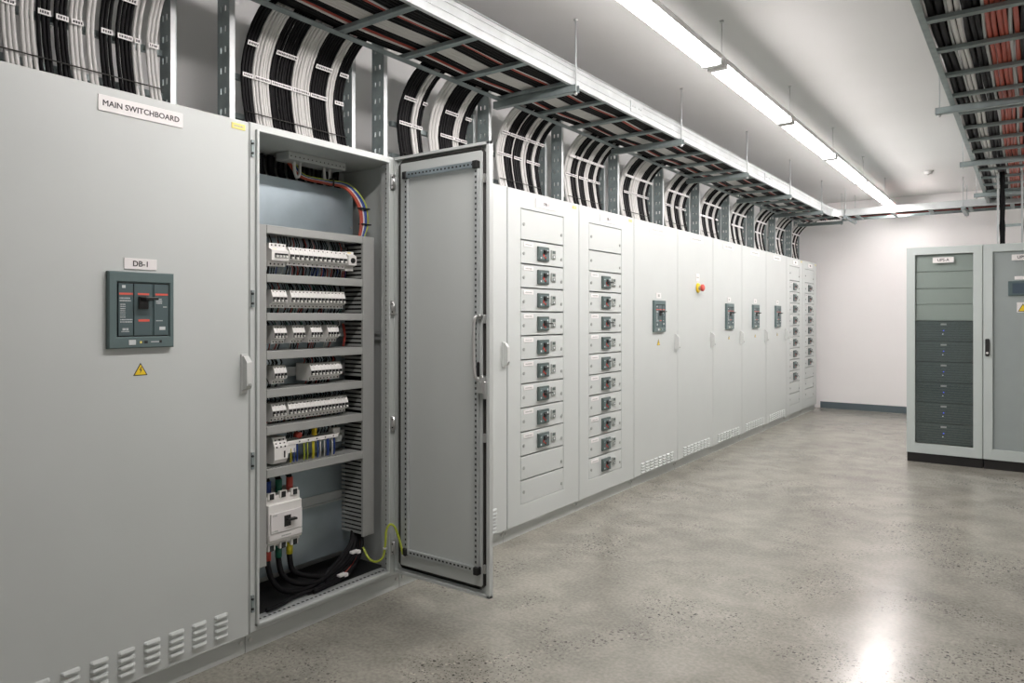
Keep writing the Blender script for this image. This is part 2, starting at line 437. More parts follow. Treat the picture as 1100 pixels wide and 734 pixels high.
def cabinet(y0, y1, label, name='switchboard_cabinet'):
    t = thing(name, (0, y0, 0), label, 'cabinet', 'row of switchboard cabinets')
    w = y1-y0; plinth(t, w)
    return t, w
def closed_body(t, w):
    MB().box(DEPTH, -.048, .0, w, .083, ZT).build('body', 'cabinet_grey', t)
def plain_door(t, w, hy=None):
    d = MB().cbox(-.046, 0, .004, w-.004, ZB, ZT-.004, .0025).build('door', 'cabinet_grey', t)
    if hy is not None: handle(d, hy, 1.165)
    return d
LV = louver_mesh(.062, .0165, .010).mesh('louver', 'cabinet_grey')
def small_louvers(t, ya, yb, cols=8, rows=4, z0=.105, z1=.175):
    m = MB(); w = (yb-ya)/cols
    for i in range(cols):
        for j in range(rows):
            lv = louver_mesh(w*.78, .015, .009); o = (0, ya+w*(i+.5), z0+(z1-z0)*j/(rows-1))
            m.add([(p[0]+o[0], p[1]+o[1], p[2]+o[2]) for p in lv.v], lv.f, 0)
    stuff(m.build('louvers', 'cabinet_grey', t))

# cabinet A: the main switchboard
SEAM = [1.784, 2.684, 3.589, 4.458, 5.337, 6.233, 7.139, 8.043, 8.954, 9.866, 10.684, 11.507]
YA0 = 0.40
t, w = cabinet(YA0, SEAM[0], 'large light grey main switchboard cabinet with framed breaker, closed door and bottom louvres')
closed_body(t, w)
dA = plain_door(t, w, 1.757-YA0)
for i in range(10):
    for j in range(4):
        inst('louver', LV, dA, (0, 1.655-YA0-.0923*i, .126+.0265*j))
nameplate(t, 1.341-YA0, 2.137, .306, .056, 'MAIN SWITCHBOARD', .028)
nameplate(t, 1.335-YA0, 1.585, .118, .040, 'DB-1', .028)
door_breaker(t, 1.333-YA0, 1.419)
warning(t, 1.335-YA0, 1.205, .052)
print_plate(t, 1.732-YA0, 2.168, .062, .024, 5, 'yellow_sticker', 'pale_yellow')

# cabinet C, mostly behind the open door
def yl(i): return SEAM[i]
t, w = cabinet(SEAM[1], SEAM[2], 'light grey closed cabinet partly hidden behind the open door')
closed_body(t, w); d = plain_door(t, w, w-.04)
small_louvers(t, .1, w-.1, 8, 7, .105, .235)

# feeder cabinets
lat = MB(); lat.cyl((0,0,0), (.004,0,0), .011, 10); lat.box(.004, .0055, -.003, .003, -.008, .008)
latch_me = lat.mesh('latch', 'breaker_grey')
ub = MB(); ub.cbox(0, .013, -.066, .066, -.047, .047, .003)
fb_body = ub.mesh('feeder_breaker', 'unit_green')
uf = MB(); uf.cbox(.013, .016, -.050, .054, -.038, .034, .001); fb_face = uf.mesh('face', 'teal_bezel')
ut = MB(); ut.cbox(.016, .022, -.012, .022, -.004, .028, .002); ut.cbox(.022, .036, -.018, .030, .010, .019, .002); ut.box(.016, .019, .006, .020, -.034, -.016)
fb_tog = ut.mesh('toggle', 'black_plastic')
ul = MB(); ul.cbox(.016, .024, -.012, .022, -.014, .020, .002); ul.cbox(.024, .034, -.004, .078, -.004, .005, .002)
fb_lev = ul.mesh('lever', 'black_plastic')
ur = MB(); ur.box(.016, .0185, -.016, -.002, -.018, .002); ur.box(.016, .0195, .004, .014, -.028, -.018); fb_red = ur.mesh('red_flag', 'red_plastic')
up_ = MB(); up_.box(.016, .0168, -.046, -.032, -.032, -.022); up_.box(.016, .0168, .034, .048, .016, .028); up_.box(.016, .0168, -.046, -.03, .018, .022); fb_prn = up_.mesh('print', 'print_white')
us = MB(); us.cbox(0, .010, -.027, .027, -.030, .030, .003); sb_body = us.mesh('trip_unit', 'breaker_grey')
us2 = MB(); us2.box(.010, .012, -.014, .014, -.024, -.006); us2.box(.010, .0115, -.016, .016, .006, .024); sb_dark = us2.mesh('window', 'unit_green')
us3 = MB(); us3.box(.0122, .0128, -.009, .009, -.021, -.009); sb_white = us3.mesh('window_print', 'print_white')
fl = MB(); fl.cbox(0, .0025, -.056, .056, -.0135, .0135, .0008); fl_me = fl.mesh('unit_label', 'sign_white')
glm = glyphs(MB(), .0025, -.036, .036, 0, .007, 0, 77).mesh('print', 'breaker_grey')
def unit_panel(wd, ht): return MB().cbox(-.040, -.001, .004, wd-.004, .0045, ht-.0045, .0015).mesh('feeder_unit', 'cabinet_grey')
UP = {}
def feeder_cabinet(y0, y1, label, rows, text, style=0, bottom=.205, far=False):
    t, w = cabinet(y0, y1, label)
    closed_body(t, w)
    c0, c1 = .143, .143+.516
    fr = MB(); zt = 2.083
    fr.ring(-.024, 0, (.004, w-.004, ZB, ZT-.004), (c0, c1, bottom, zt), .002)
    fr.build('front_frame', 'cabinet_grey', t)
    z = zt
    for ri, kind in enumerate(rows):
        ht = .198 if (ri == 0) else .1528
        if (ht) not in UP: UP[ht] = unit_panel(c1-c0, ht)
        z -= ht
        u = inst('feeder_unit', UP[ht], t, (0, c0, z))
        zc = ht*.5
        inst('latch', latch_me, u, (-.001, .035, zc-.01 if kind else zc)); inst('latch', latch_me, u, (-.001, .487, zc-.022 if kind else zc-.03))
        if kind:
            yb = .252
            inst('feeder_breaker', fb_body, u, (-.001, yb, zc)); inst('face', fb_face, u, (-.001, yb, zc))
            st = random.choice((0, 0, 1)) if style == 0 else 1
            inst('toggle' if st == 0 else 'lever', fb_tog if st == 0 else fb_lev, u, (-.001, yb, zc))
            inst('red_flag', fb_red, u, (-.001, yb, zc)); inst('print', fb_prn, u, (-.001, yb, zc))
            inst('trip_unit', sb_body, u, (-.001, .378, zc+.004)); inst('window', sb_dark, u, (-.001, .378, zc+.004)); inst('window_print', sb_white, u, (-.001, .378, zc+.004))
            inst('unit_label', fl_me, u, (-.001, .088, ht-.028)); inst('print', glm, u, (-.001, .088, ht-.028))
    nameplate(t, .143+.293, 2.138, .25, .056, text, .03)
    print_plate(t, w-.065, 2.168, .055, .022, 9, 'yellow_sticker', 'pale_yellow')
    return t
feeder_cabinet(SEAM[2], SEAM[3], 'light grey feeder cabinet with nine breaker drawers, nearest the open door', [0]+[1]*9+[0]*2, 'DB-1')
feeder_cabinet(SEAM[3], SEAM[4], 'light grey feeder cabinet with ten breaker drawers under two blank panels', [0, 0]+[1]*10, 'DB-1')

mids = [
 (4, 'light grey cabinet with breaker and yellow warning triangle, right after the ten drawer cabinet', 1),
 (5, 'light grey cabinet with the red emergency stop button', 2),
 (6, 'light grey breaker cabinet just beyond the emergency stop cabinet', 1),
 (7, 'light grey breaker cabinet, middle of the three beyond the emergency stop', 1),
 (8, 'light grey breaker cabinet beside the far feeder cabinets', 1)]
for i, lab, kind in mids:
    t, w = cabinet(SEAM[i], SEAM[i+1], lab)
    closed_body(t, w); plain_door(t, w, w-.055 if i < 8 else w-.07)
    small_louvers(t, .12, w-.09)
    print_plate(t, .46, 2.138, .33, .052, 100+i, 'nameplate', gh=.016)
    if kind == 1:
        door_breaker(t, .472, 1.40)
        nameplate(t, .475, 1.578, .10, .048, '', .03); 
        p = glyphs(MB(), .004, .458, .492, 1.578, .022, 0, 50+i).build('print', 'breaker_grey', t)
        warning(t, .475, 1.175, .062 if i == 4 else .045)
    else:
        e = MB().tube([(0,0,0),(.010,0,0),(.014,0,0)], [.047,.047,.043], 20).build('emergency_stop', 'yellow_sign', t, (0, .49, 1.675))
        MB().tube([(.012,0,0),(.035,0,0)], [.020,.020], 14).build('collar', 'breaker_grey', e)
        MB().tube([(.035,0,0),(.040,0,0),(.056,0,0),(.064,0,0)], [.026,.034,.034,.024], 18).build('button', 'red_plastic', e)
        print_plate(t, .485, 1.775, .085, .075, 61, 'button_sign', gh=.012)
feeder_cabinet(SEAM[9], SEAM[10], 'far light grey feeder cabinet with nine levered breaker drawers', [0]+[1]*9+[0]*2, 'DB-1', 1)
feeder_cabinet(SEAM[10], SEAM[11], 'last light grey feeder cabinet of the row, next to the back wall', [0]+[1]*8+[0]*3, 'DB-1', 1)

# ------------------------------------------------------------------ cabinet B: open
YB0 = SEAM[0]; WB = SEAM[1]-SEAM[0]
t, w = cabinet(YB0, SEAM[1], 'light grey distribution cabinet standing open with rows of white breakers inside', 'open_cabinet')
B = t
def L(y): return y-YB0
s = MB(); s.box(DEPTH, -.004, 0, .018, .085, ZT); s.box(DEPTH, -.004, L(2.645), w, .085, ZT)
s.box(DEPTH, -.004, .018, L(2.645), 2.172, ZT); s.box(DEPTH, DEPTH+.19, .018, L(2.645), .085, 2.172); s.box(DEPTH, -.004, .018, L(2.645), .085, .105)
s.build('body', 'cabinet_inner', t)
f = MB(); f.cbox(-.02, 0, .003, L(1.812), .09, ZT-.002, .002); f.cbox(-.02, 0, L(2.585), w-.003, .09, ZT-.002, .002)
f.cbox(-.021, -.0005, .003, w-.003, 2.170, ZT-.002, .002); f.cbox(-.021, -.0005, .003, w-.003, .09, .114, .002)
f.build('front_frame', 'cabinet_grey', t)
f = MB(); f.cbox(-.012, .012, L(1.812), L(1.824), .112, 2.172, .002); f.cbox(-.012, .012, L(2.572), L(2.580), .112, 2.172, .002)
f.cbox(-.012, .012, L(1.812), L(2.580), .110, .122, .002); f.cbox(-.012, .010, L(1.812), L(2.580), 2.166, 2.173, .002)
f.build('sealing_lip', 'cabinet_grey', t)
# perforated profiles inside the opening
pr = MB(); pr.box(-.075, -.018, L(2.600), L(2.606), .12, 2.168); pr.box(-.078, -.072, L(2.606), L(2.645), .12, 2.168)
prf = pr.build('perforated_profile', 'cabinet_inner', t)
hh = MB()
for k in range(82): hh.box(-.042, -.032, L(2.5985), L(2.6005), .14+.0247*k, .148+.0247*k)
stuff(hh.build('profile_holes', 'hole_dark', prf))
pr = MB(); pr.box(-.075, -.014, L(1.824), L(2.598), .105, .118); prf = pr.build('perforated_sill', 'zinc_light', t)
hh = MB()
for k in range(30): hh.box(-.040, -.030, L(1.85)+.0247*k, L(1.863)+.0247*k, .1175, .1185)
stuff(hh.build('sill_holes', 'hole_dark', prf))
# keepers on the left frame edge and hinges on the right
kp = MB(); kp.box(0, .008, -.006, .006, -.035, .035); kp.cyl((.004,-.003,.02),(.012,-.003,.02),.005,8,1); kp.cyl((.004,-.003,-.02),(.012,-.003,-.02),.005,8,1)
kme = kp.mesh('keeper', ['zinc', 'hole_dark'])
for z in (2.09, 1.47, .80, .21): inst('keeper', kme, t, (0, L(1.796), z))
hg = MB(); hg.cbox(0, .014, -.014, .014, -.038, .038, .003); hg.cyl((.014, .0, -.034), (.014, .0, .034), .008, 10); hg.cyl((.012,-.01,.02),(.016,-.01,.02),.004,8,1); hg.cyl((.012,-.01,-.02),(.016,-.01,-.02),.004,8,1)
hme = hg.mesh('hinge', ['steel', 'hole_dark'])
for z in (2.075, 1.44, .86, .235): inst('hinge', hme, t, (0, L(2.60), z))
# mounting plate, upper cover plate, gland box
mp = MB().cbox(-.278, -.27, L(1.85), L(2.585), .19, 2.055, .001).build('mounting_plate', 'plate_zinc', t)
sc = MB().cyl((0,0,0), (.004,0,0), .006, 8).mesh('screw', 'steel')
for y, z in ((2.57, 2.02), (2.57, 1.86), (2.575, 1.55), (2.575, .6)): inst('screw', sc, mp, (-.27, L(y), z))
MB().cbox(-.30, -.20, L(2.13), L(2.475), 2.135, 2.172, .002).build('gland_box', 'cabinet_inner', t)
hh = MB()
for k in range(14): hh.cyl((-.2005, L(2.143)+.0245*k, 2.150), (-.1995, L(2.143)+.0245*k, 2.150), .0035, 6)
stuff(hh.build('gland_holes', 'hole_dark', t))
# horizontal support rails seen on the side wall and low on the back
MB().box(-.27, -.262, L(2.0), L(2.505), .466, .508).box(-.262, -.245, L(2.0), L(2.505), .462, .467).build('support_rail', 'zinc_light', t)
for z0 in (1.305, 1.275): MB().box(-.16, -.02, L(2.628), L(2.644), z0, z0+.018).build('side_rail', 'zinc_light', t)
# wiring ducts
XD = -.11; XPL = -.27
DZ = [(1.763, 1.80), (1.547, 1.585), (1.377, 1.413), (1.206, 1.244), (1.037, 1.074), (.873, .911), (.684, .722)]
YDL, YDR = 1.945, 2.508
MB().cbox(XPL, XD, L(1.868), L(YDL), .30, 1.80, .002).build('wiring_duct', 'duct_grey', t)
rd = MB(); rd.cbox(-.125, XD, L(YDR), L(2.584), .288, 1.80, .002); rd.box(XPL, -.125, L(2.578), L(2.583), .288, 1.80)
rd = rd.build('wiring_duct', 'duct_grey', t)
teeth = MB(); z = .30
while z < 1.79:
    if not any(a-.006 < z+.006 < b+.006 for a, b in DZ):
        teeth.box(XPL, -.125, L(YDR), L(YDR+.004), z, z+.0125)
    z += .0215
stuff(teeth.build('duct_teeth', 'duct_grey', rd))
MB().box(XPL, -.13, L(2.530), L(2.573), .295, 1.79).build('duct_wires', 'black_cable', rd)
for a, b in DZ:
    dd = MB(); dd.cbox(-.122, XD, L(YDL+.001), L(YDR-.001), a, b, .002); dd.box(XPL, -.122, L(YDL+.001), L(YDR-.001), a+.004, a+.008)
    d = dd.build('wiring_duct', 'duct_grey', t)
    tt = MB(); k = YDL+.01
    while k < YDR-.01:
        tt.box(XPL, -.122, L(k), L(k+.009), b-.004, b); k += .018
    stuff(tt.build('duct_teeth', 'duct_grey', d))
# mounting rails (top hat)
for zc in (1.675, 1.478, 1.316, 1.135, .966, .80):
    r = MB(); r.box(XPL, -.245, L(1.95), L(2.504), zc-.0175, zc+.0175); r.box(-.247, -.243, L(1.95), L(2.504), zc-.021, zc+.021)
    r.build('mounting_rail', 'zinc_light', t)

# wiring behind and between the breakers: one bundle of many thin wires for each row
def wires(rowname, zt0, zt1, ys, colors, seed, x0=-.20, x1=-.185):
    r = random.Random(seed); m = MB(); cols = ['black_cable', 'red_cable', 'blue_cable', 'white_cable', 'green_sleeve', 'grey_cable']
    for y in ys:
        c = r.choice(colors); yy = L(y)+r.uniform(-.004, .004); dy = r.uniform(-.012, .012); xx = r.uniform(x0, x1)
        zm = (zt0+zt1)/2
        m.tube([(xx, yy, zt0), (xx+.012, yy+dy*.5, zm), (xx-.004, yy+dy, zt1)], .0026, 5, cols.index(c))
    stuff(m.build(rowname, cols, t))
def span(a, b, n): return [a+(b-a)*i/(n-1) for i in range(n)]
K, R_, BL, W_, G_, GY = 'black_cable', 'red_cable', 'blue_cable', 'white_cable', 'green_sleeve', 'grey_cable'
wires('upper_wiring', 1.70, 1.765, span(1.975, 2.47, 46), [K, K, K, K, K, R_, W_, G_], 1)
wires('lower_wiring', 1.588, 1.655, span(1.96, 2.47, 56), [K, K, K, R_, R_, BL, BL, GY], 2)
wires('upper_wiring', 1.505, 1.549, span(1.975, 2.43, 44), [K, K, K, K, K, K, R_, W_, G_], 3)
wires('lower_wiring', 1.414, 1.452, span(1.975, 2.42, 40), [K, K, K, K, R_, G_, GY], 4)
wires('upper_wiring', 1.345, 1.379, span(1.975, 2.43, 34), [K, K, K, K, K, K, G_, W_], 5)
wires('lower_wiring', 1.246, 1.292, [y+d for y in (2.02, 2.125, 2.225, 2.325) for d in (0, .012, .022, .034, .045)], [R_, R_, K, W_], 6)
wires('upper_wiring', 1.165, 1.208, span(1.985, 2.08, 12)+span(2.21, 2.40, 26), [K, K, K, K, K, K, R_], 7)
wires('lower_wiring', 1.076, 1.118, span(1.995, 2.06, 6)+span(2.22, 2.36, 20), [K, K, R_, W_], 8)
wires('upper_wiring', .998, 1.039, span(1.985, 2.44, 44), [K, K, K, K], 9)
wires('lower_wiring', .913, .945, span(1.985, 2.44, 44), [K, K, K, R_, BL], 10)
wires('upper_wiring', .83, .875, span(2.10, 2.40, 26), [K, K, K], 11)

# red marker bundle hanging right of the third rail
m = MB(); [m.tube([(-.2, L(2.455+.004*k), 1.246), (-.19, L(2.457+.004*k), 1.30), (-.2, L(2.452+.005*k), 1.36)], .0028, 5) for k in range(3)]
m.build('spare_wires', 'red_cable', t)

# plinth/dark floor of cabinet
MB().box(-.55, -.08, L(1.81), L(2.64), .1055, .110).build('base_plate', 'black_plastic', t)

# upper loop of wires: thick coloured conductors bent down into the right duct
loops = [('orange_cable', 'orange conductor looping above the top breaker row', 0), ('red_cable', 'red conductor looping above the top breaker row', .010), ('white_cable', 'white conductor looping above the top breaker row', .020), ('blue_cable', 'first blue conductor in the loop above the top breaker row', .030), ('blue_cable', 'second blue conductor in the loop above the top breaker row', .040), ('earth_cable', 'green and yellow conductor on the outside of the loop', .050)]
def smooth(pts, n=6):
    P = [Vector(p) for p in pts]; P = [P[0]*2-P[1]]+P+[P[-1]*2-P[-2]]; out = []
    for i in range(1, len(P)-2):
        for k in range(n):
            u = k/n; a, b, c, d = P[i-1], P[i], P[i+1], P[i+2]
            out.append(0.5*((2*b)+(-a+c)*u+(2*a-5*b+4*c-d)*u*u+(-a+3*b-3*c+d)*u**3))
    out.append(P[-2]); return out
for i, (mn, lab, o) in enumerate(loops):
    pts = smooth([(-.30, 2.18+.01*i, 2.16), (-.26, 2.24+o*.3, 2.075+o*.25), (-.22, 2.36, 2.055+o*.30), (-.20, 2.47+o*.5, 2.045+o*.4), (-.18, 2.535+o*.9, 1.97+o*.3), (-.17, 2.548+o*.9, 1.88), (-.17, 2.535+o*.6, 1.80)], 6)
    b = pts[0]
    tag(MB().tube([p-b for p in pts], .0062, 7).build('conductor', mn, None, b), lab, 'cable', 'conductors looping into the duct')
for (y, z, a) in ((2.40, 2.075, 0), (2.565, 1.95, 1), (2.575, 1.87, 1)):
    m = MB()
    if a: m.cbox(-.185, -.155, L(y-.03), L(y+.034), z-.003, z+.003, .001)
    else: m.cbox(-.235, -.20, L(y-.003), L(y+.003), z-.03, z+.012, .001)
    m.build('cable_tie', 'black_plastic', t)
# incoming cables, more black ones added to stand for shade, and two white loops
for i in range(26):
    y = 1.835+.0285*i; q = -.325-.03*(i % 2)
    pts = smooth([(q, y, 2.165), (q-.012, y+.006, 2.10), (q, y+.02, 2.05), (q+.012, y+.03, 2.0), (q+.01, y+.035, 1.92)], 4); b = pts[0]
    tag(MB().tube([p-b for p in pts], .0145, 7).build('incoming_fill_cable', 'black_cable', None, b), 'black cable in the open cabinet top, many added to stand for shade', 'cable', 'black cables in the top of the open cabinet')
for i, y in enumerate((2.19, 2.37)):
    pts = smooth([(-.24, y, 2.135), (-.24, y+.004, 2.085), (-.24, y+.018, 2.064), (-.24, y+.032, 2.085), (-.24, y+.034, 2.135)], 5); b = pts[0]
    tag(MB().tube([p-b for p in pts], .0075, 7).build('white_loop', 'white_cable', None, b), 'white cable loop under the gland box, '+('left' if i == 0 else 'right')+' one of two', 'cable', 'white loops under the gland box')

# ---- miniature breakers
PIT = .0258; XB_ = XPL+.026
def mcb_meshes(pit):
    P = {}
    prof = [(-.268, -.042), (-.180, -.042), (-.180, -.026), (-.158, -.018), (-.158, .010), (-.172, .040), (-.268, .040)]
    b = MB(); b.prism([(x, z) for x, z in prof], 'y', .0004, pit-.0004); P['body'] = b.mesh('body', 'breaker_white')
    tg = MB(); tg.cbox(-.1585, -.1568, .0012, pit-.0012, -.016, .006, .0004, 0); P['slot'] = tg.mesh('toggle_slot', 'black_plastic')
    tg = MB(); tg.cbox(-.1570, -.149, pit*.30, pit*.70, -.0155, -.006, .001); P['tog'] = tg.mesh('toggle', 'breaker_white')
    sc = MB(); sc.cyl((-.1705, pit/2, .030), (-.1670, pit/2, .0305), .0035, 8); sc.cyl((-.1805, pit/2, -.034), (-.1795, pit/2, -.034), .0035, 8); P['screw'] = sc.mesh('terminal_screw', 'hole_dark')
    return P
MC = {}
def mcb(y, z, poles, label, group, pit=PIT, name='miniature_breaker', side=False):
    if pit not in MC: MC[pit] = mcb_meshes(pit)
    P = MC[pit]
    t2 = thing(name, (XB_, y-.014, z), label, 'circuit breaker', group)
    for i in range(poles):
        for k, n in (('body', 'body'), ('slot', 'toggle_slot'), ('tog', 'toggle'), ('screw', 'terminal_screw')):
            q_ = inst(n, P[k], t2, (-XPL, pit*i, 0))
            if k == 'screw': stuff(q_)
    return t2
def strip(y0, y1, z, n, label, group):
    pit = round((y1-y0)/n, 5)
    for i in range(n): mcb(y0+pit*i, z, 1, label, group, pit)
def flow(y, z, label, h=.052):   # tall device with terminals above and below (first on the top rail)
    t2 = thing('residual_current_device', (XB_, y-.014, z), label, 'circuit breaker')
    o = -XPL
    b = MB(); b.prism([(-.268, -h), (-.186, -h), (-.186, -.030), (-.157, -.026), (-.157, .018), (-.178, .030), (-.178, h), (-.268, h)], 'y', 0, .092); b.build('body', 'breaker_white', t2, (o, 0, 0))
    q = MB()
    for k in range(4):
        q.cyl((-.1785, .014+.021*k, .043), (-.1775, .014+.021*k, .043), .0042, 8); q.cyl((-.1865, .014+.021*k, -.041), (-.1855, .014+.021*k, -.041), .0042, 8)
    stuff(q.build('terminal_screw', 'hole_dark', t2, (o, 0, 0)))
    MB().cbox(-.158, -.1555, .016, .088, -.014, .006, .0005).build('toggle_slot', 'black_plastic', t2, (o, 0, 0))
    for k in range(4): MB().cbox(-.1565, -.146, .021+.0165*k, .030+.0165*k, -.013, -.003, .001).build('toggle', 'breaker_white', t2, (o, 0, 0))
    MB().box(-.1702, -.1695, .012, .036, .022, .0265).build('label_field', 'pale_yellow', t2, (o, 0, .0))
flow(2.000, 1.675, 'tall white four pole breaker at the left end of the top rail')
strip(2.098, 2.440, 1.675, 13, 'narrow white breaker module in the long strip on the top rail', 'long breaker strip on the top rail')
t2 = thing('timer_switch', (XB_, 2.432, 1.675), 'white rotary module at the right end of the top rail', 'switch')
o = -XPL
MB().prism([(-.268, -.05), (-.180, -.05), (-.180, -.03), (-.155, -.022), (-.155, .022), (-.178, .034), (-.178, .046), (-.268, .046)], 'y', 0, .05).build('body', 'breaker_white', t2, (o, 0, 0))
MB().tube([(-.155, .025, 0), (-.149, .025, 0)], .013, 14).build('dial', 'black_plastic', t2, (o, 0, 0))
MB().box(-.1785, -.1775, .012, .034, .036, .042).build('label_field', 'pale_yellow', t2, (o, 0, 0))
mcb(2.005, 1.478, 4, 'white four pole breaker at the left of the second rail', None, .0198)
strip(2.106, 2.428, 1.478, 15, 'narrow white breaker module in the long strip on the second rail', 'long breaker strip on the second rail')
for i, y in enumerate((2.015, 2.117, 2.219, 2.319)):
    mcb(y, 1.316, 4, 'white breaker block on the third rail, '+('first', 'second', 'third', 'last')[i]+' from the left', 'four breaker blocks on the third rail', .0168)
mcb(2.015, 1.135, 4, 'single white breaker block at the left of the fourth rail', None, .0168)
strip(2.217, 2.405, 1.135, 9, 'narrow white breaker module in the strip on the fourth rail', 'breaker strip on the fourth rail')
mcb(2.005, .966, 4, 'white four pole breaker at the left of the fifth rail', None, .0186)
strip(2.092, 2.445, .966, 17, 'narrow white breaker module in the long strip on the fifth rail', 'long breaker strip on the fifth rail')
# sixth rail: power supply and terminal strip
t2 = thing('power_supply', (XB_, 1.995, .79), 'white box module with screw terminals at the left of the sixth rail', 'power supply')
MB().prism([(-.268, -.055), (-.165, -.055), (-.150, -.035), (-.150, .02), (-.168, .062), (-.268, .062)], 'y', 0, .072).build('body', 'breaker_white', t2, (o, 0, 0))
q = MB()
for k in range(3):
    for zz, xx in ((.05, -.1625), (.035, -.1565), (.02, -.1500)): q.cyl((xx-.004, .013+.022*k, zz), (xx+.001, .013+.022*k, zz), .0042, 8)
stuff(q.build('terminal_screw', 'hole_dark', t2, (o, 0, 0)))
MB().box(-.1500, -.1492, .05, .058, -.03, .0).build('status_window', 'black_plastic', t2, (o, 0, 0))
t2 = thing('terminal_strip', (XB_, 2.073, .80), 'white terminal strip with yellow green and blue wires on the sixth rail', 'terminal strip')
MB().cbox(-.20, -.165, .0, .30, .008, .026, .001).build('terminal_bar', 'breaker_white', t2, (o, 0, 0))
MB().cbox(-.205, -.17, .0, .055, -.03, .010, .002).build('end_block', 'breaker_white', t2, (o, 0, 0))
MB().cbox(-.225, -.185, .285, .330, .0, .05, .002).build('end_stop', 'breaker_white', t2, (o, 0, 0))
MB().cbox(-.215, -.18, .295, .335, -.02, .014, .002).build('end_stop', 'breaker_grey', t2, (o, 0, 0))
q = MB()
for k in range(5): q.cyl((-.1655, .07+.05*k, .017), (-.1645, .07+.05*k, .017), .004, 8)
stuff(q.build('terminal_screw', 'hole_dark', t2, (o, 0, 0)))
tw = [(.03, 'yellow_cable'), (.048, 'blue_cable'), (.066, 'blue_cable'), (.105, 'earth_cable'), (.125, 'earth_cable'), (.155, 'yellow_cable'), (.162, 'yellow_cable'), (.185, 'blue_cable'), (.2, 'white_cable'), (.225, 'white_cable'), (.242, 'blue_cable'), (.25, 'blue_cable'), (.272, 'white_cable'), (.285, 'blue_cable')]
for y, mn in tw:
    pts = smooth([(-.178, y, .008), (-.172, y-.004, -.02), (-.18, y+.003, -.055), (-.19, y+.008, -.082)], 4)
    MB().tube(pts, .0036, 6).build('wire', mn, t2, (o, 0, 0))
MB().tube([(-.2, .075, .045), (-.17, .075, .045)], .014, 12).build('red_cap', 'red_plastic', t2, (o, 0, 0))
MB().cbox(-.2, -.175, .165, .18, .03, .07, .002).build('orange_jumper', 'yellow_sign', t2, (o, 0, 0))

# ---- moulded case breaker low in the cabinet
t2 = thing('moulded_case_breaker', (XPL, 1.975, .36), 'big white three pole breaker at the bottom of the open cabinet', 'circuit breaker')
W = .19
m = MB(); m.cbox(0, .105, 0, W, .0, .225, .003); m.build('body', 'breaker_white', t2)
m = MB(); m.cbox(.105, .125, .004, W-.004, .018, .19, .003); m.build('front', 'breaker_white', t2)
fc = MB().cbox(.125, .133, .012, W-.008, .062, .152, .002).build('face', 'sign_white', t2)
MB().box(.133, .134, .082, .118, .082, .132).build('toggle_slot', 'black_plastic', t2)
MB().cbox(.133, .155, .092, .140, .108, .117, .002).build('toggle', 'black_plastic', t2)
MB().cbox(.125, .130, .006, W-.006, .030, .058, .002).build('adjuster_strip', 'sign_white', t2)
m = MB(); glyphs(m, .130, .07, .12, .043, .006, 0, 4); glyphs(m, .133, .018, .05, .072, .006, 0, 8); glyphs(m, .133, .02, .045, .142, .005, 0, 9); m.build('print', 'breaker_grey', t2)
lugm = MB(); lugm.cbox(.02, .112, 0, .038, 0, .03, .002); lugme = lugm.mesh('terminal_cover', 'breaker_white')
lugk = MB().box(.06, .1135, .008, .030, .0, .026).mesh('terminal', 'hole_dark')
for k in range(3):
    for zz in (.212, -.02):
        lg = inst('terminal_cover', lugme, t2, (0, .012+.063*k, zz)); inst('terminal', lugk, lg)
MC3 = [('blue', 'blue_cable', 2.003), ('green', 'green_sleeve', 2.062), ('red', 'red_plastic', 2.122)]
for i, (cn, mn, y) in enumerate(MC3):
    base = Vector((-.185, y, .60))
    c = thing('power_cable', base, 'thick black cable with '+cn+' sleeve entering the big breaker from above', 'cable', 'power cables of the big breaker')
    pts = smooth([(0, 0, 0), (0, 0, .045), (-.004, -.010, .07), (-.02, -.030, .085)], 5)
    MB().tube(pts, .0125, 10).build('cable', 'black_cable', c)
    MB().tube([(0, 0, -.006), (0, 0, .052)], .0155, 12).build('sleeve', mn, c)
for i, (cn, mn, y) in enumerate([('red', 'red_plastic', 2.003), ('green', 'green_sleeve', 2.062), ('yellow', 'yellow_cable', 2.122)]):
    base = Vector((-.185, y, .345))
    c = thing('power_cable', base, 'thick black cable with '+cn+' sleeve leaving the big breaker downwards', 'cable', 'power cables of the big breaker')
    e = 2.50+.02*i
    pts = smooth([(0, 0, 0), (0, 0, -.06), (.01, .012, -.13), (.03, .05+.01*i, -.190+.012*i), (.05, .12+.02*i, -.216+.012*i), (.055, .22, -.214+.014*i), (.045, .33, -.170+.016*i), (.02, e-y-.03, -.10+.01*i), (-.02, e-y+.03, -.02), (-.03, e-y+.035, .03)], 6)
    MB().tube(pts, .0125, 10).build('cable', 'black_cable', c)
    MB().tube([(0, 0, .004), (0, 0, -.05)], .0155, 12).build('sleeve', mn, c)
extra = [('black_cable', .010, 'thin black cable sweeping up the bottom right corner of the open cabinet', .0), ('black_cable', .010, 'thin black cable sweeping up the bottom right corner of the open cabinet', .02), ('red_cable', .0055, 'thin red cable among the black ones at the bottom of the open cabinet', .012), ('black_cable', .009, 'thin black cable sweeping up the bottom right corner of the open cabinet', .04)]
for i, (mn, r, lab, d) in enumerate(extra):
    pts = smooth([(-.06-d, 2.16+.04*i, .122+r), (-.07-d, 2.28, .124+r), (-.085-d, 2.39, .15+d*.3), (-.10-d, 2.47+d*.3, .20+d*.2), (-.125-d, 2.515+d*.3, .26), (-.15-d*.4, 2.53+d*.3, .33)], 6); b = pts[0]
    tag(MB().tube([p-b for p in pts], r, 8).build('loose_cable', mn, None, b), lab, 'cable', 'loose cables at the bottom of the open cabinet')
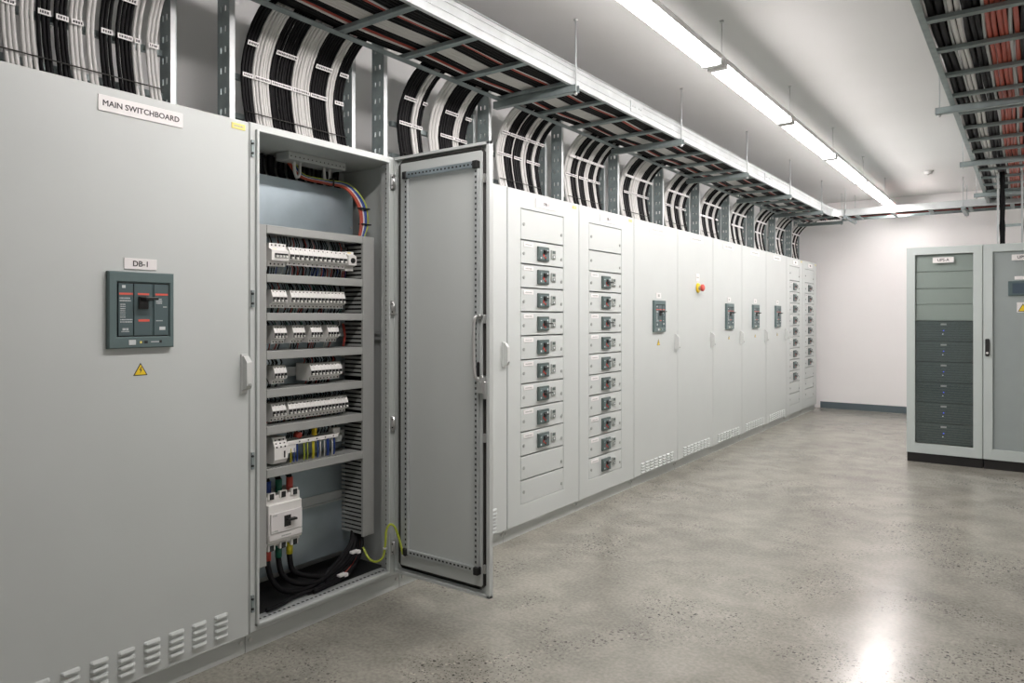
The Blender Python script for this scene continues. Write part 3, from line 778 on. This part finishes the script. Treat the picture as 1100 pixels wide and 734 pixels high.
pts = smooth([(-.05, 1.90, .135), (-.06, 1.98, .132), (-.09, 2.08, .13), (-.08, 2.18, .132), (-.07, 2.26, .133)], 5); b = pts[0]
tag(MB().tube([p-b for p in pts], .009, 8).build('floor_cable', 'black_cable', None, b), 'black cable lying along the bottom left of the open cabinet', 'cable')
for i, (y, z) in enumerate(((2.42, .245), (2.34, .155))):
    m = MB(); m.cbox(-.012, .012, -.022, .022, -.006, .006, .002); m.cbox(-.004, .014, .01, .03, -.012, .004, .002)
    tag(m.build('cable_clip', 'sign_white', None, (-.075, y, z)), 'small white clip on the loose cables, '+('upper' if i == 0 else 'lower')+' one', 'clip', 'white cable clips')
# white strips on the cabinet floor
tag(MB().cbox(-.10, -.07, 0, .20, 0, .004, .001).build('paper_strip', 'zinc_light', None, (0, 1.95, .1105)), 'pale strip lying on the floor of the open cabinet', 'strip')
# earth wire to the door
pts = smooth([(-.10, 2.50, .24), (-.06, 2.495, .20), (-.02, 2.505, .183), (.012, 2.525, .205), (.022, 2.533, .27), (.024, 2.537, .335), (.034, 2.553, .365), (.054, 2.568, .35), (.074, 2.582, .28), (.088, 2.592, .205)], 7); b = pts[0]
e = thing('earth_wire', b, 'yellow and green earth wire arching from the open cabinet to its door', 'wire')
MB().tube([p-b for p in pts], .0058, 8).build('wire', 'earth_cable', e)
q = pts[26]-b
MB().tube([q-Vector((0,0,.004)), q+Vector((0,0,.004))], .0085, 8).build('collar', 'sign_white', e)
MB().tube([pts[-1]-b+Vector((-.003,0,.012)), pts[-1]-b+Vector((0,0,-.006))], .009, 8).build('cable_lug', 'steel', e)

# ---- the open door, swung out at a right angle
DWX = .612; yd = L(2.636)
dr = MB(); z0, z1 = .108, 2.198
dr.cbox(.004, DWX, yd-.005, yd, z0, z1, .001)
dr.cbox(.004, .010, yd-.028, yd-.004, z0, z1, .001); dr.cbox(DWX-.018, DWX, yd-.028, yd-.004, z0, z1, .001)
dr.cbox(.004, DWX, yd-.028, yd-.004, z1-.014, z1, .001); dr.cbox(.004, DWX, yd-.028, yd-.004, z0, z0+.014, .001)
dr = dr.build('door', 'cabinet_grey', t)
gk = MB(); g0, g1, gz0, gz1 = .036, .575, .142, 2.172
ring = [(g0+.02, gz0), (g1-.02, gz0), (g1, gz0+.02), (g1, gz1-.02), (g1-.02, gz1), (g0+.02, gz1), (g0, gz1-.02), (g0, gz0+.02), (g0+.02, gz0), (g1-.02, gz0)]
gk.tube([(x, yd-.013, z) for x, z in ring], .0085, 6); gk.build('gasket', 'gasket_black', dr)
MB().cbox(g0+.009, g1-.009, yd-.020, yd-.006, gz0+.009, gz1-.009, .002).build('inner_liner', 'cabinet_grey', dr)
# perforated stiffening frame
i0, i1, iz0, iz1 = .082, .552, .215, 2.112
fm = MB(); bw = .026
fm.cbox(i0, i0+bw, yd-.036, yd-.020, iz0, iz1, .002); fm.cbox(i1-bw, i1, yd-.036, yd-.020, iz0, iz1, .002)
fm.cbox(i0+bw, i1-bw, yd-.034, yd-.020, iz0, iz0+bw, .002)
fm.build('stiffening_frame', 'zinc_light', dr)
MB().cbox(i0+.004, i1-.004, yd-.046, yd-.034, iz1-.03, iz1, .002).build('stiffening_bar', 'plate_zinc', dr)
hh = MB(); z = iz0+.02
while z < iz1-.05:
    hh.box(i0+.009, i0+.017, yd-.0368, yd-.0358, z, z+.011); hh.box(i1-.017, i1-.009, yd-.0368, yd-.0358, z, z+.011); z += .025
x = i0+.04
while x < i1-.03:
    hh.box(x, x+.011, yd-.0348, yd-.0338, iz0+.009, iz0+.017); hh.box(x, x+.009, yd-.0468, yd-.0458, iz1-.019, iz1-.011); x += .0235
stuff(hh.build('frame_holes', 'hole_dark', dr))  # solid dark blocks on the face, painting in the shade of holes
for x, z in ((i0-.002, iz1-.034), (i1-.026, iz1-.034), (i1-.02, iz0-.006), (i0-.004, iz0-.004)): MB().cbox(x, x+.028, yd-.05, yd-.02, z, z+.036, .003).build('corner_block', 'black_plastic', dr)
# lever handle and latch gear at the free edge
lv = MB(); lv.tube(smooth([(.556, yd-.036, 1.395), (.552, yd-.058, 1.39), (.549, yd-.064, 1.34), (.550, yd-.064, 1.22), (.553, yd-.060, 1.13), (.566, yd-.050, 1.105)], 5), .0085, 8)
lv.cyl((.556, yd-.036, 1.395), (.556, yd-.018, 1.395), .011, 10); lv.build('lever', 'steel', dr)
lk = MB(); lk.cbox(.553, .592, yd-.052, yd-.018, 1.045, 1.125, .004); lk.cbox(.585, .600, yd-.045, yd-.02, 1.02, 1.10, .003); lk.cyl((.572, yd-.056, 1.09), (.572, yd-.05, 1.09), .012, 12); lk.build('lock_case', 'steel', dr)
lk = MB(); lk.cbox(.556, .574, yd-.055, yd-.045, 1.12, 1.19, .005); lk.build('lock_cam', 'black_plastic', dr)
rl = MB()
for z in (2.03, 1.385, .84, .24): rl.cbox(.578, .592, yd-.034, yd-.02, z-.02, z+.02, .002); 
rl.build('latch_roller', 'steel', dr)
# ------------------------------------------------------------------ UPS cabinets
def ups(x0, x1, label):
    t = thing('ups_cabinet', (x0, 7.9, 0), label, 'cabinet', 'grey power supply cabinets')
    w = x1-x0
    MB().box(.006, w-.002, .02, .85, 0, .088).build('plinth', 'black_plinth', t)
    b = MB(); b.box(0, .016, .022, .85, .088, 2.06); b.box(w-.016, w, .022, .85, .088, 2.06); b.box(.016, w-.016, .022, .85, 2.03, 2.06); b.box(.016, w-.016, .022, .85, .088, .11); b.box(.016, w-.016, .83, .85, .11, 2.03)
    b.build('body', 'ups_grey', t)
    f = MB(); a, c, zz0, zz1 = .075, w-.075, .183, 1.988
    f.ring(.02, 0, (.003, w-.003, .09, 2.058), (a, c, zz0, zz1), .002, 'y')
    d = f.build('door', 'ups_grey', t)
    return t, w, d, a, c, zz0, zz1
def plate_y(t, x, z, w, h, text, size, y=0.0, name='nameplate'):
    p = MB().cbox(-w/2, w/2, -.004, 0, -h/2, h/2, .001).build(name, 'sign_white', t, (x, y, z))
    if text: inst('lettering', text_mesh(text, size, 'ink', 'y'), p, (0, -.004, 0))
    return p
UX0, UX1, UX2 = 1.640, 2.262, 2.884
t, w, d, a, c, zz0, zz1 = ups(UX0, UX1, 'grey glass fronted power supply cabinet with a column of dark modules')
MB().box(a-.001, c+.001, .008, .013, zz0-.001, zz1+.001).build('glass_pane', 'door_glass', d)
zs = [1.988, 1.825, 1.665, 1.515, 1.358]
for k in range(4): MB().cbox(a-.02, c+.02, .045, .06, zs[k+1]+.002, zs[k]-.002, .002).build('blank_panel', 'ups_blank', t)
mh = (1.356-.186)/6
mm = MB(); mm.cbox(a-.02, c+.02, .04, .4, .002, mh-.002, .003); mme = mm.mesh('power_module', 'ups_module')
sl = MB()
for k in range(7): sl.box(a+.02, c-.02, .0385, .0405, .025+.022*k, .030+.022*k)
slm = sl.mesh('vent_slots', 'dark_teal')
tagm = MB().box(-.024, .024, .038, .040, -.008, .008).mesh('tag', 'print_white')
lb = MB().tube([(0, .040, 0), (0, .037, 0)], .005, 8).mesh('blue_led', 'led_blue')
lw = MB().tube([(0, .040, 0), (0, .037, 0)], .0045, 8).mesh('white_led', 'led_white')
for k in range(6):
    u = inst('power_module', mme, t, (0, 0, .186+mh*k))
    stuff(inst('vent_slots', slm, u))
    xc = .308
    inst('tag', tagm, u, (xc, 0, mh-.032)); inst('blue_led', lb, u, (xc, 0, mh-.092)); inst('white_led', lw, u, (xc-.006, 0, mh-.125))
plate_y(t, 1.948-UX0, 1.931, .172, .052, 'UPS-A', .036)
t, w, d, a, c, zz0, zz1 = ups(UX1, UX2, 'grey power supply cabinet with display panel, cut by the right picture edge')
MB().cbox(a-.02, c+.02, .022, .03, zz0-.02, zz1+.02, .002).build('front_panel', 'ups_panel', t)
plate_y(t, 2.49+.075-UX1, 1.93, .172, .052, 'UPS-B', .036, .012)
plate_y(t, 2.57-UX1, 1.745, .14, .03, '', .02, .022)
ds = MB().cbox(.190, .43, .008, .022, 1.585, 1.718, .003).build('display_bezel', 'dark_teal', t)
MB().box(.222, .40, .0065, .0085, 1.605, 1.698).build('display_screen', 'screen', ds)
p = MB().box(.255, .345, .019, .022, 1.435, 1.525).build('sticker', 'sign_white', t)
MB().prism([(.262, 1.442), (.338, 1.442), (.300, 1.515)], 'y', .018, .019).build('warning_triangle', 'ink', p)
MB().prism([(.270, 1.447), (.330, 1.447), (.300, 1.505)], 'y', .017, .018).build('yellow_field', 'yellow_sign', p)
hd = MB().cbox(.018, .05, -.026, 0, 1.035, 1.195, .006).build('handle', 'black_plastic', d)
MB().tube([(.034, -.026, 1.065), (.034, -.030, 1.065)], .010, 12).build('lock', 'sign_white', hd)

# ------------------------------------------------------------------ cable ladders and cables above the switchboard
TZ = 2.745   # tray underside
def post_mesh(h, d=.088, name='post'):
    """channel post: perforated web facing the aisle, bright folded flange to the front; local origin at foot, front edge x=0"""
    m = MB(); th = .004; cols_ = [(-d, -d*.76), (-d*.64, -d*.40), (-d*.28, 0)]
    for a_, b_ in cols_: m.box(a_, b_, 0, th, 0, h)
    for a_, b_ in ((-d*.76, -d*.64), (-d*.40, -d*.28)):
        z = 0.0; first = True
        while z < h:
            ze = min(z+.062, h); m.box(a_, b_, 0, th, z, ze); z = ze+.026
    m.box(-.003, .0, th, .026, 0, h); m.box(-d, -d+.003, th, .026, 0, h)
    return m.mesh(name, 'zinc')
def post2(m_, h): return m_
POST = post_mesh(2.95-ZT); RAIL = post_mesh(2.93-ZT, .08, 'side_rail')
LIT_FL = MB().box(.0, .0015, .0, .026, 0, 2.95-ZT).mesh('flange', 'zinc_light'); LIT_FLR = MB().box(.0, .0015, .0, .022, 0, 2.93-ZT).mesh('flange', 'zinc_light')  # paler sheets on the front flanges put the lamp light into colour
RC, CX, CZ0 = .355, .077, 2.47
def riser_path(y, dx, rnd, wob):
    pts = [(-.222+dx, y+wob*.6, 2.2), (-.250+dx, y+wob*.4, 2.29), (-.267+dx, y+wob*.1, 2.38), (CX-RC+dx, y, CZ0)]
    for k in range(1, 9):
        th = math.radians(10.2*k)
        pts.append((CX+dx*.6-(RC-dx*.4)*math.cos(th), y-wob*.5*k/8, CZ0+(RC-dx*.6)*math.sin(th)))
    return pts
LAD = [  # y start, y end, pattern of (colour, count, gap after), where it stands
 (0.62, 1.545, [('k',3,.02),('w',3,.02),('k',3,.02),('w',2,.018),('k',3,.02),('k',2,.022),('w',3,.012),('w',3,.006),('k',3,.012),('k',3,.004),('w',3,.012),('w',2,.016),('k',3,.014),('k',4,.002),('w',2,.024),('w',3,.0)], 'above the main switchboard'),
 (1.925, 2.515, [('k',4,0),('w',6,0),('k',8,0),('w',7,0),('k',7,0),('w',3,0),('k',4,0)], 'above the open cabinet'),
 (2.915, 3.515, [('k',5,.004),('w',2,0),('k',2,.07),('w',4,0),('k',6,0),('w',3,0),('k',3,0)], 'behind the top of the open door'),
 (3.83, 4.345, [('w',5,.004),('k',4,0),('w',1,0),('k',5,0),('w',3,.0),('k',4,0),('w',2,0),('k',3,0)], 'above the nine drawer cabinet'),
 (4.69, 5.235, [('w',4,.006),('k',3,.004),('w',1,.0),('k',4,0),('w',3,0),('k',3,0),('w',2,0),('k',2,0)], 'above the ten drawer cabinet'),
 (5.60, 6.165, [('w',2,0),('k',4,.004),('w',5,0),('k',4,0),('w',1,0),('k',2,0)], 'above the cabinet with the warning triangle'),
 (6.51, 7.06, [('w',2,0),('k',3,0),('w',2,0),('k',3,0),('w',2,0),('k',2,0)], 'above the emergency stop cabinet'),
 (7.43, 7.99, [('w',2,.01),('k',3,0),('w',2,0),('k',3,0),('w',2,0),('k',2,0)], 'second beyond the emergency stop'),
 (8.36, 8.88, [('w',2,.01),('k',2,.01),('w',2,0),('k',3,0),('w',2,0),('k',2,0)], 'third beyond the emergency stop'),
 (9.28, 9.73, [('w',2,0),('k',3,0),('w',2,0),('k',2,0),('w',2,0),('k',2,0)], 'fourth beyond the emergency stop'),
 (10.14, 10.62, [('w',2,0),('k',2,0),('w',2,0),('k',2,0),('w',2,0),('k',2,0)], 'second to last of the row'),
 (10.98, 11.43, [('w',2,0),('k',2,0),('w',2,0),('k',2,0),('w',2,0),('k',2,0)], 'last before the back wall')]
ORD = ['first', 'second', 'third', 'fourth', 'fifth', 'sixth', 'seventh', 'eighth', 'ninth', 'tenth']
def arc_pt(th, off=0): return (CX-(RC+0-off)*math.cos(th), CZ0+(RC-off)*math.sin(th))
for li, (ya, yb, pat, where) in enumerate(LAD):
    seam = ([YA0]+SEAM)[li]
    lad = thing('cable_ladder', (-.15, seam+.005, ZT), 'galvanized upright cable ladder '+where, 'cable ladder', 'upright cable ladders')
    p = inst('post', POST, lad, (0, 0, 0)); inst('flange', LIT_FL, p)
    yr = yb+.035-seam-.005
    p = inst('side_rail', RAIL, lad, (-.09, yr, 0)); inst('flange', LIT_FLR, p)
    rung = MB().box(-.012, .012, ya-seam-.02, yr, -.012, .012).mesh('rung', 'zinc')
    for xx, zz in ((-.160, .105), (-.165, .285)): inst('rung', rung, lad, (xx, 0, zz))
    tot = sum(n for _, n, _ in pat); gaps = sum(g for *_, g in pat)
    sc_ = 1.0
    pitch = (yb-ya-gaps)/tot; r = min(pitch*.5, .014)
    y = ya; rnd = random.Random(li*17+3)
    gidx = {'k': 0, 'w': 0}
    for c, n, g in pat:
        y0g = y; gidx[c] += 1; cname = 'black' if c == 'k' else 'white'
        lab_ = 'bent '+cname+' cable, '+ORD[gidx[c]-1]+' '+cname+' bunch from left, ladder '+where
        for i in range(n):
            yc = y+pitch*.5
            dx = rnd.uniform(-.004, .005)
            pts = riser_path(yc, dx, rnd, rnd.uniform(-.004, .004)+.006)
            b = Vector(pts[0])
            o_ = MB().tube([Vector(q)-b for q in pts], r*rnd.uniform(.92, 1.0), 8 if li < 3 else 6).build('riser_cable', 'black_cable' if c == 'k' else 'white_cable', None, b)
            tag(o_, lab_, 'cable', ORD[gidx[c]-1]+' '+cname+' bunch, ladder '+where)
            y += pitch
        # marker strips across each bunch, printed with tiny characters
        yl0, yl1 = y0g-seam-.005, y-seam-.005
        dk = c == 'k' or rnd.random() < .6
        if dk:
            X, Z = arc_pt(math.radians(3), -.0); X = X+r+.010
            tg_ = MB().cbox(X+.15-.002, X+.15, yl0+.002, yl1-.002, 2.478-ZT, 2.498-ZT, .0006).build('marker_strip', 'sign_white', lad)
            if li < 7: stuff(glyphs(MB(), X+.15, yl0+.008, yl1-.006, 2.488-ZT, .009, 0, li*31+int(y*100)).build('print', 'ink', tg_))
        if c == 'k' or li > 2:
            th = math.radians(27); X, Z = arc_pt(th, r+.011)
            ux, uz = math.sin(th), math.cos(th)   # along the bend
            h2 = .010; v = []
            for yy in (yl0+.003, yl1-.003):
                for sgn in (-1, 1):
                    for dd in (0, .002): v.append((X+.15+ux*h2*sgn+math.cos(th)*dd, yy, Z-ZT+uz*h2*sgn-math.sin(th)*dd))
            MB().add(v, [(0,1,3,2),(4,6,7,5),(0,4,5,1),(2,3,7,6),(0,2,6,4),(1,5,7,3)]).build('marker_strip', 'sign_white', lad)
            if li < 4:
                gm = glyphs(MB(), 0, yl0+.008, yl1-.006, 0, .009, 0, li*7+int(y*90))
                gm.v = [(X+.15+ux*pz+math.cos(th)*(.002+px), py, Z-ZT+uz*pz-math.sin(th)*(.002+px)) for px, py, pz in gm.v]
                stuff(gm.build('print', 'ink', lad))
        y += g
    tie = MB().tube([(-.2+.135+.0, ya-seam-.005, .115), (-.2+.135, yb-seam-.005, .115)], .0026, 5); tie.build('tie_bar', 'gasket_black', lad, (-.030+r, 0, 0))

# ------------------------------------------------------------------ overhead trays
def cable_run(pts, r, mn, label, group, n=6):
    b = Vector(pts[0])
    return tag(MB().tube([Vector(p)-b for p in pts], r, n).build('tray_cable', mn, None, b), label, 'cable', group)
# left tray
TX0, TX1 = -.09, .45; TY0, TY1 = -1.5, 11.0
t = thing('cable_tray', (0, 0, TZ), 'long galvanized ladder tray full of cables above the switchboard row', 'cable tray')
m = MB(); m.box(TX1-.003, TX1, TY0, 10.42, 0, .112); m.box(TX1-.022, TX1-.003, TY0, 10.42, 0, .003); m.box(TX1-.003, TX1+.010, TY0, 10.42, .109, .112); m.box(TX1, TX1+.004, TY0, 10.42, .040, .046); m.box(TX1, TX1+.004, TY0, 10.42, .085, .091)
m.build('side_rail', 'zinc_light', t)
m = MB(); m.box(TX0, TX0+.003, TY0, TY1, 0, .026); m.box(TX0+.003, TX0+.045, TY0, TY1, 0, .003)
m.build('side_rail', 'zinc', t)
rm = MB(); rm.prism([(-.021, .0), (-.016, -.002), (-.006, .006), (.006, .006), (.016, -.002), (.021, .0), (.021, .019), (-.021, .019)], 'x', TX0+.003, TX1-.003); rme = rm.mesh('rung', 'zinc')
y = 2.745-.432*9
while y < 10.9: inst('rung', rme, t, (0, y, .002)); y += .432
sp = MB(); sp.cbox(TX1, TX1+.006, -.09, .09, .02, .095, .001)
for yy in (-.06, -.03, .03, .06): sp.cyl((TX1+.006, yy, .06), (TX1+.010, yy, .06), .007, 8)
spm = sp.mesh('splice_plate', 'zinc_light')
for yy in (4.45, 7.45): inst('splice_plate', spm, t, (0, yy, 0))
groups = [('k', .432, .300, 7), ('w', .284, .284, 1), ('r', .266, .266, 1), ('k', .246, .196, 3), ('w', .180, .098, 5), ('k', .078, .046, 2), ('r', .026, .026, 1), ('w', .010, .010, 1), ('k', -.010, -.056, 3)]
cn = {'k': ('black_cable', 'black'), 'w': ('white_cable', 'white'), 'r': ('red_cable', 'red')}
gl_ = ['along the room side of the left tray', 'thin one beside the outer red cable', 'outer of the two red cables in the left tray', 'between outer red and white cables in the left tray', 'in the wide white bunch down the left tray', 'between the white bunch and inner red cable', 'inner of the two red cables in the left tray', 'thin one beside the inner red cable', 'along the wall side of the left tray']
for gi, (c, xa, xb, n) in enumerate(groups):
    for i in range(n):
        xc = xa if n == 1 else xa+(xb-xa)*i/(n-1)
        r = .0098 if n > 1 else .0085
        ph = random.uniform(0, .6); pts = []
        for k in range(60):
            yy = TY0+(10.95-TY0)*k/59
            pts.append((xc+.006*math.sin(yy*1.7+gi*.8+ph*.4)+.003*math.sin(yy*4.1+gi), yy, TZ+.021+.010+.005*math.sin(yy*14.5/2+ph)+.003))
        cable_run(pts, r, cn[c][0], cn[c][1]+' cable '+gl_[gi], 'left tray cables', 6)
# brackets of the left tray
ar = MB(); ar.box(-.125, .475, -.021, .021, -.043, -.040); ar.box(-.125, .475, -.021, -.018, -.043, -.002); ar.box(-.125, .475, .018, .021, -.043, -.002)
ar.box(-.125, .475, -.021, -.012, -.004, -.001); ar.box(-.125, .475, .012, .021, -.004, -.001); arm_me = ar.mesh('arm', 'zinc')
rd_ = MB(); rd_.cyl((.463, 0, -.06), (.463, 0, CZ-TZ), .0045, 6); rod_me = rd_.mesh('rod', 'zinc_light')
nt_ = MB(); nt_.cyl((.463, 0, -.056), (.463, 0, -.044), .011, 6); nt_.cyl((.463, 0, CZ-TZ-.010), (.463, 0, CZ-TZ), .013, 8); nut_me = nt_.mesh('nut', 'steel')
ords = ['nearest', 'second', 'third', 'fourth', 'fifth', 'last']
for i, yy in enumerate((3.63, 5.20, 6.76, 8.26, 9.75, 10.95)):
    b = thing('tray_bracket', (0, yy, TZ), 'galvanized tray bracket with hanging rod, '+ords[i]+' along the left tray', 'bracket', 'left tray brackets')
    inst('arm', arm_me, b); inst('rod', rod_me, b); inst('nut', nut_me, b)

# right tray
RX_0, RX_1 = 2.19, 2.86
t = thing('cable_tray', (0, 0, 2.77), 'wide galvanized ladder tray with orange and black cables, upper right', 'cable tray')
m = MB(); m.box(RX_0, RX_0+.003, -1.5, 10.42, 0, .10); m.box(RX_0+.003, RX_0+.03, -1.5, 10.42, 0, .003); m.build('side_rail', 'zinc', t)
m = MB(); m.box(RX_1-.003, RX_1, -1.5, 10.42, 0, .10); m.box(RX_1-.03, RX_1-.003, -1.5, 10.42, 0, .003); m.build('side_rail', 'zinc', t)
rm = MB(); rm.prism([(-.021, .0), (-.016, -.002), (-.006, .006), (.006, .006), (.016, -.002), (.021, .0), (.021, .019), (-.021, .019)], 'x', RX_0+.003, RX_1-.003); rme = rm.mesh('rung', 'zinc')
y = 4.35-.47*9
while y < 10.4: inst('rung', rme, t, (0, y, .002)); y += .47
rt = [('white_cable', 2.216, .007), ('black_cable', 2.240, .016), ('black_cable', 2.274, .017), ('grey_cable', 2.300, .006), ('white_cable', 2.319, .012), ('white_cable', 2.344, .011), ('black_cable', 2.368, .012), ('black_cable', 2.393, .012), ('black_cable', 2.416, .011), ('grey_cable', 2.436, .008),
      ('orange_cable', 2.455, .011), ('orange_cable', 2.478, .011), ('orange_cable', 2.501, .0115), ('orange_cable', 2.522, .009), ('grey_cable', 2.541, .009), ('orange_cable', 2.562, .012), ('black_cable', 2.588, .013), ('black_cable', 2.616, .013), ('orange_cable', 2.645, .012), ('orange_cable', 2.670, .012), ('white_cable', 2.694, .011), ('black_cable', 2.720, .013), ('black_cable', 2.748, .013), ('orange_cable', 2.776, .012), ('black_cable', 2.804, .014), ('black_cable', 2.833, .012)]
rl_ = {'white_cable': 'white cable in the upper right tray', 'black_cable': 'thick black cable in the upper right tray', 'grey_cable': 'thin grey cable in the upper right tray', 'orange_cable': 'orange cable in the upper right tray'}
for i, (mn, x, r) in enumerate(rt):
    ph = random.uniform(0, 2); pts = []
    for k in range(54):
        yy = -1.4+11.8*k/53
        pts.append((x+.005*math.sin(yy*2.3+ph)+.003*math.sin(yy*5.3+ph*2), yy, 2.77+.021+r+.003*math.sin(yy*6.7+ph)+.003))
    cable_run(pts, r, mn, rl_[mn], 'right tray cables', 7)
for i in range(15):  # upper layer added to darken gaps where the bright ceiling shows through
    x = 2.235+.042*i; ph = random.uniform(0, 2)
    pts = [(x+.006*math.sin(k*.55+ph), -1.4+11.8*k/53, 2.77+.075+.004*math.sin(k*1.3+ph)) for k in range(54)]
    cable_run(pts, .019, 'black_cable', 'added black cable darkening the upper right tray from above', 'added dark layer over the right tray', 6)
ar = MB(); ar.box(2.105, 2.95, -.021, .021, -.043, -.040); ar.box(2.105, 2.95, -.021, -.018, -.043, -.002); ar.box(2.105, 2.95, .018, .021, -.043, -.002); ar.box(2.105, 2.95, -.021, -.012, -.004, -.001); ar.box(2.105, 2.95, .012, .021, -.004, -.001)
arme2 = ar.mesh('arm', 'zinc')
rd2 = MB().cyl((0, 0, -.06), (0, 0, CZ-2.77), .0045, 6).mesh('rod', 'zinc_light'); nt2 = MB().cyl((0, 0, -.058), (0, 0, -.044), .011, 6).mesh('nut', 'steel')
for i, yy in enumerate((5.50, 7.55, 9.55)):
    b = thing('tray_bracket', (0, yy, 2.77), 'galvanized bracket under the upper right tray, '+('nearest', 'middle', 'farthest')[i]+' one', 'bracket', 'right tray brackets')
    inst('arm', arme2, b)
    for x in (2.128, 2.925): inst('rod', rd2, b, (x, 0, 0)); inst('nut', nt2, b, (x, 0, 0))

# back tray across the end of the room
BY0, BY1 = 10.42, 11.0; BZ = TZ
t = thing('cable_tray', (0, 0, BZ), 'galvanized ladder tray crossing the room before the back wall', 'cable tray')
m = MB(); m.box(TX1+.14, RX_1, BY0, BY0+.003, 0, .085); m.box(TX1+.14, RX_1, BY0+.003, BY0+.03, 0, .003)
# swept corner joining the left tray
arc = [(TX1-.003+.14-.14*math.cos(k*PI/16), BY0-.14+.14*math.sin(k*PI/16)+.003) for k in range(9)]
for k in range(8):
    (x0_, y0_), (x1_, y1_) = arc[k], arc[k+1]
    h0, h1 = .112-.027*k/8, .112-.027*(k+1)/8
    m.add([(x0_, y0_, 0), (x1_, y1_, 0), (x1_, y1_, h1), (x0_, y0_, h0), (x0_+.004, y0_-.004, 0), (x1_+.004, y1_-.004, 0), (x1_+.004, y1_-.004, h1), (x0_+.004, y0_-.004, h0)], [(0,1,2,3),(4,7,6,5),(0,4,5,1),(3,2,6,7),(0,3,7,4),(1,5,6,2)])
m.build('side_rail', 'zinc_light', t)
m = MB(); m.box(TX1+.003, RX_1, BY1-.003, BY1, 0, .085); m.box(TX1+.003, RX_1, BY1-.03, BY1-.003, 0, .003); m.build('side_rail', 'zinc', t)
rm = MB(); rm.box(-.02, .02, BY0+.004, BY1-.004, .002, .02); rme = rm.mesh('rung', 'zinc')
x = .72
while x < RX_1-.05: inst('rung', rme, t, (x, 0, 0)); x += .43
for i in range(8):
    yc = BY0+.08+i*.055; mn = ('black_cable', 'black_cable', 'red_cable', 'white_cable', 'black_cable', 'black_cable', 'red_cable', 'black_cable')[i]
    pts = [(.50+(RX_1-.52)*k/20, yc+.006*math.sin(k*1.1+i), BZ+.021+.014) for k in range(21)]
    cable_run(pts, .012, mn, mn.split('_')[0]+' cable in the tray before the back wall', 'back tray cables')
for i, x in enumerate((.62, 1.95)):
    b = thing('tray_bracket', (x, 10.6, BZ), 'thin rod hanger of the back tray, '+('left' if i == 0 else 'right')+' one', 'bracket', 'back tray hangers')
    MB().box(-.021, .021, -.25, .45, -.042, -.002).build('arm', 'zinc', b)
    for yy in (-.23, .43): inst('rod', rd2, b, (0, yy, 0))

# ------------------------------------------------------------------ cable risers above the second UPS
for i, x in enumerate((2.357, 2.545)):
    y0_ = 8.27
    t = thing('cable_riser', (x, y0_, 2.06), 'galvanized riser rail from the power supply cabinet to the tray, '+('left' if i == 0 else 'right')+' one', 'cable ladder', 'risers over the power supply cabinets')
    m = MB(); m.box(0, .018, 0, .003, 0, .708); m.box(0, .003, .003, .05, 0, .708); m.build('side_rail', 'zinc_light', t)
    if i == 0: MB().box(.018, .188, .02, .035, .19, .215).build('rung', 'zinc', t)
    for k in range(3):
        pts = [(x+.030+.013*k, y0_+.02, 2.06)]+[(x+.030+.013*k+.003*math.sin(q*2.2+k*2), y0_+.02+.003*math.cos(q*1.7+k), 2.06+.09*q) for q in range(1, 8)]+[(x+.03+.013*k, y0_+.02, 2.775)]
        b = Vector(pts[0])
        tag(MB().tube([Vector(p)-b for p in pts], .0085, 7).build('riser_cable', 'black_cable', None, b), 'black cable climbing the '+('left' if i == 0 else 'right')+' riser above the power supply cabinets', 'cable', 'black cables on the power supply risers')
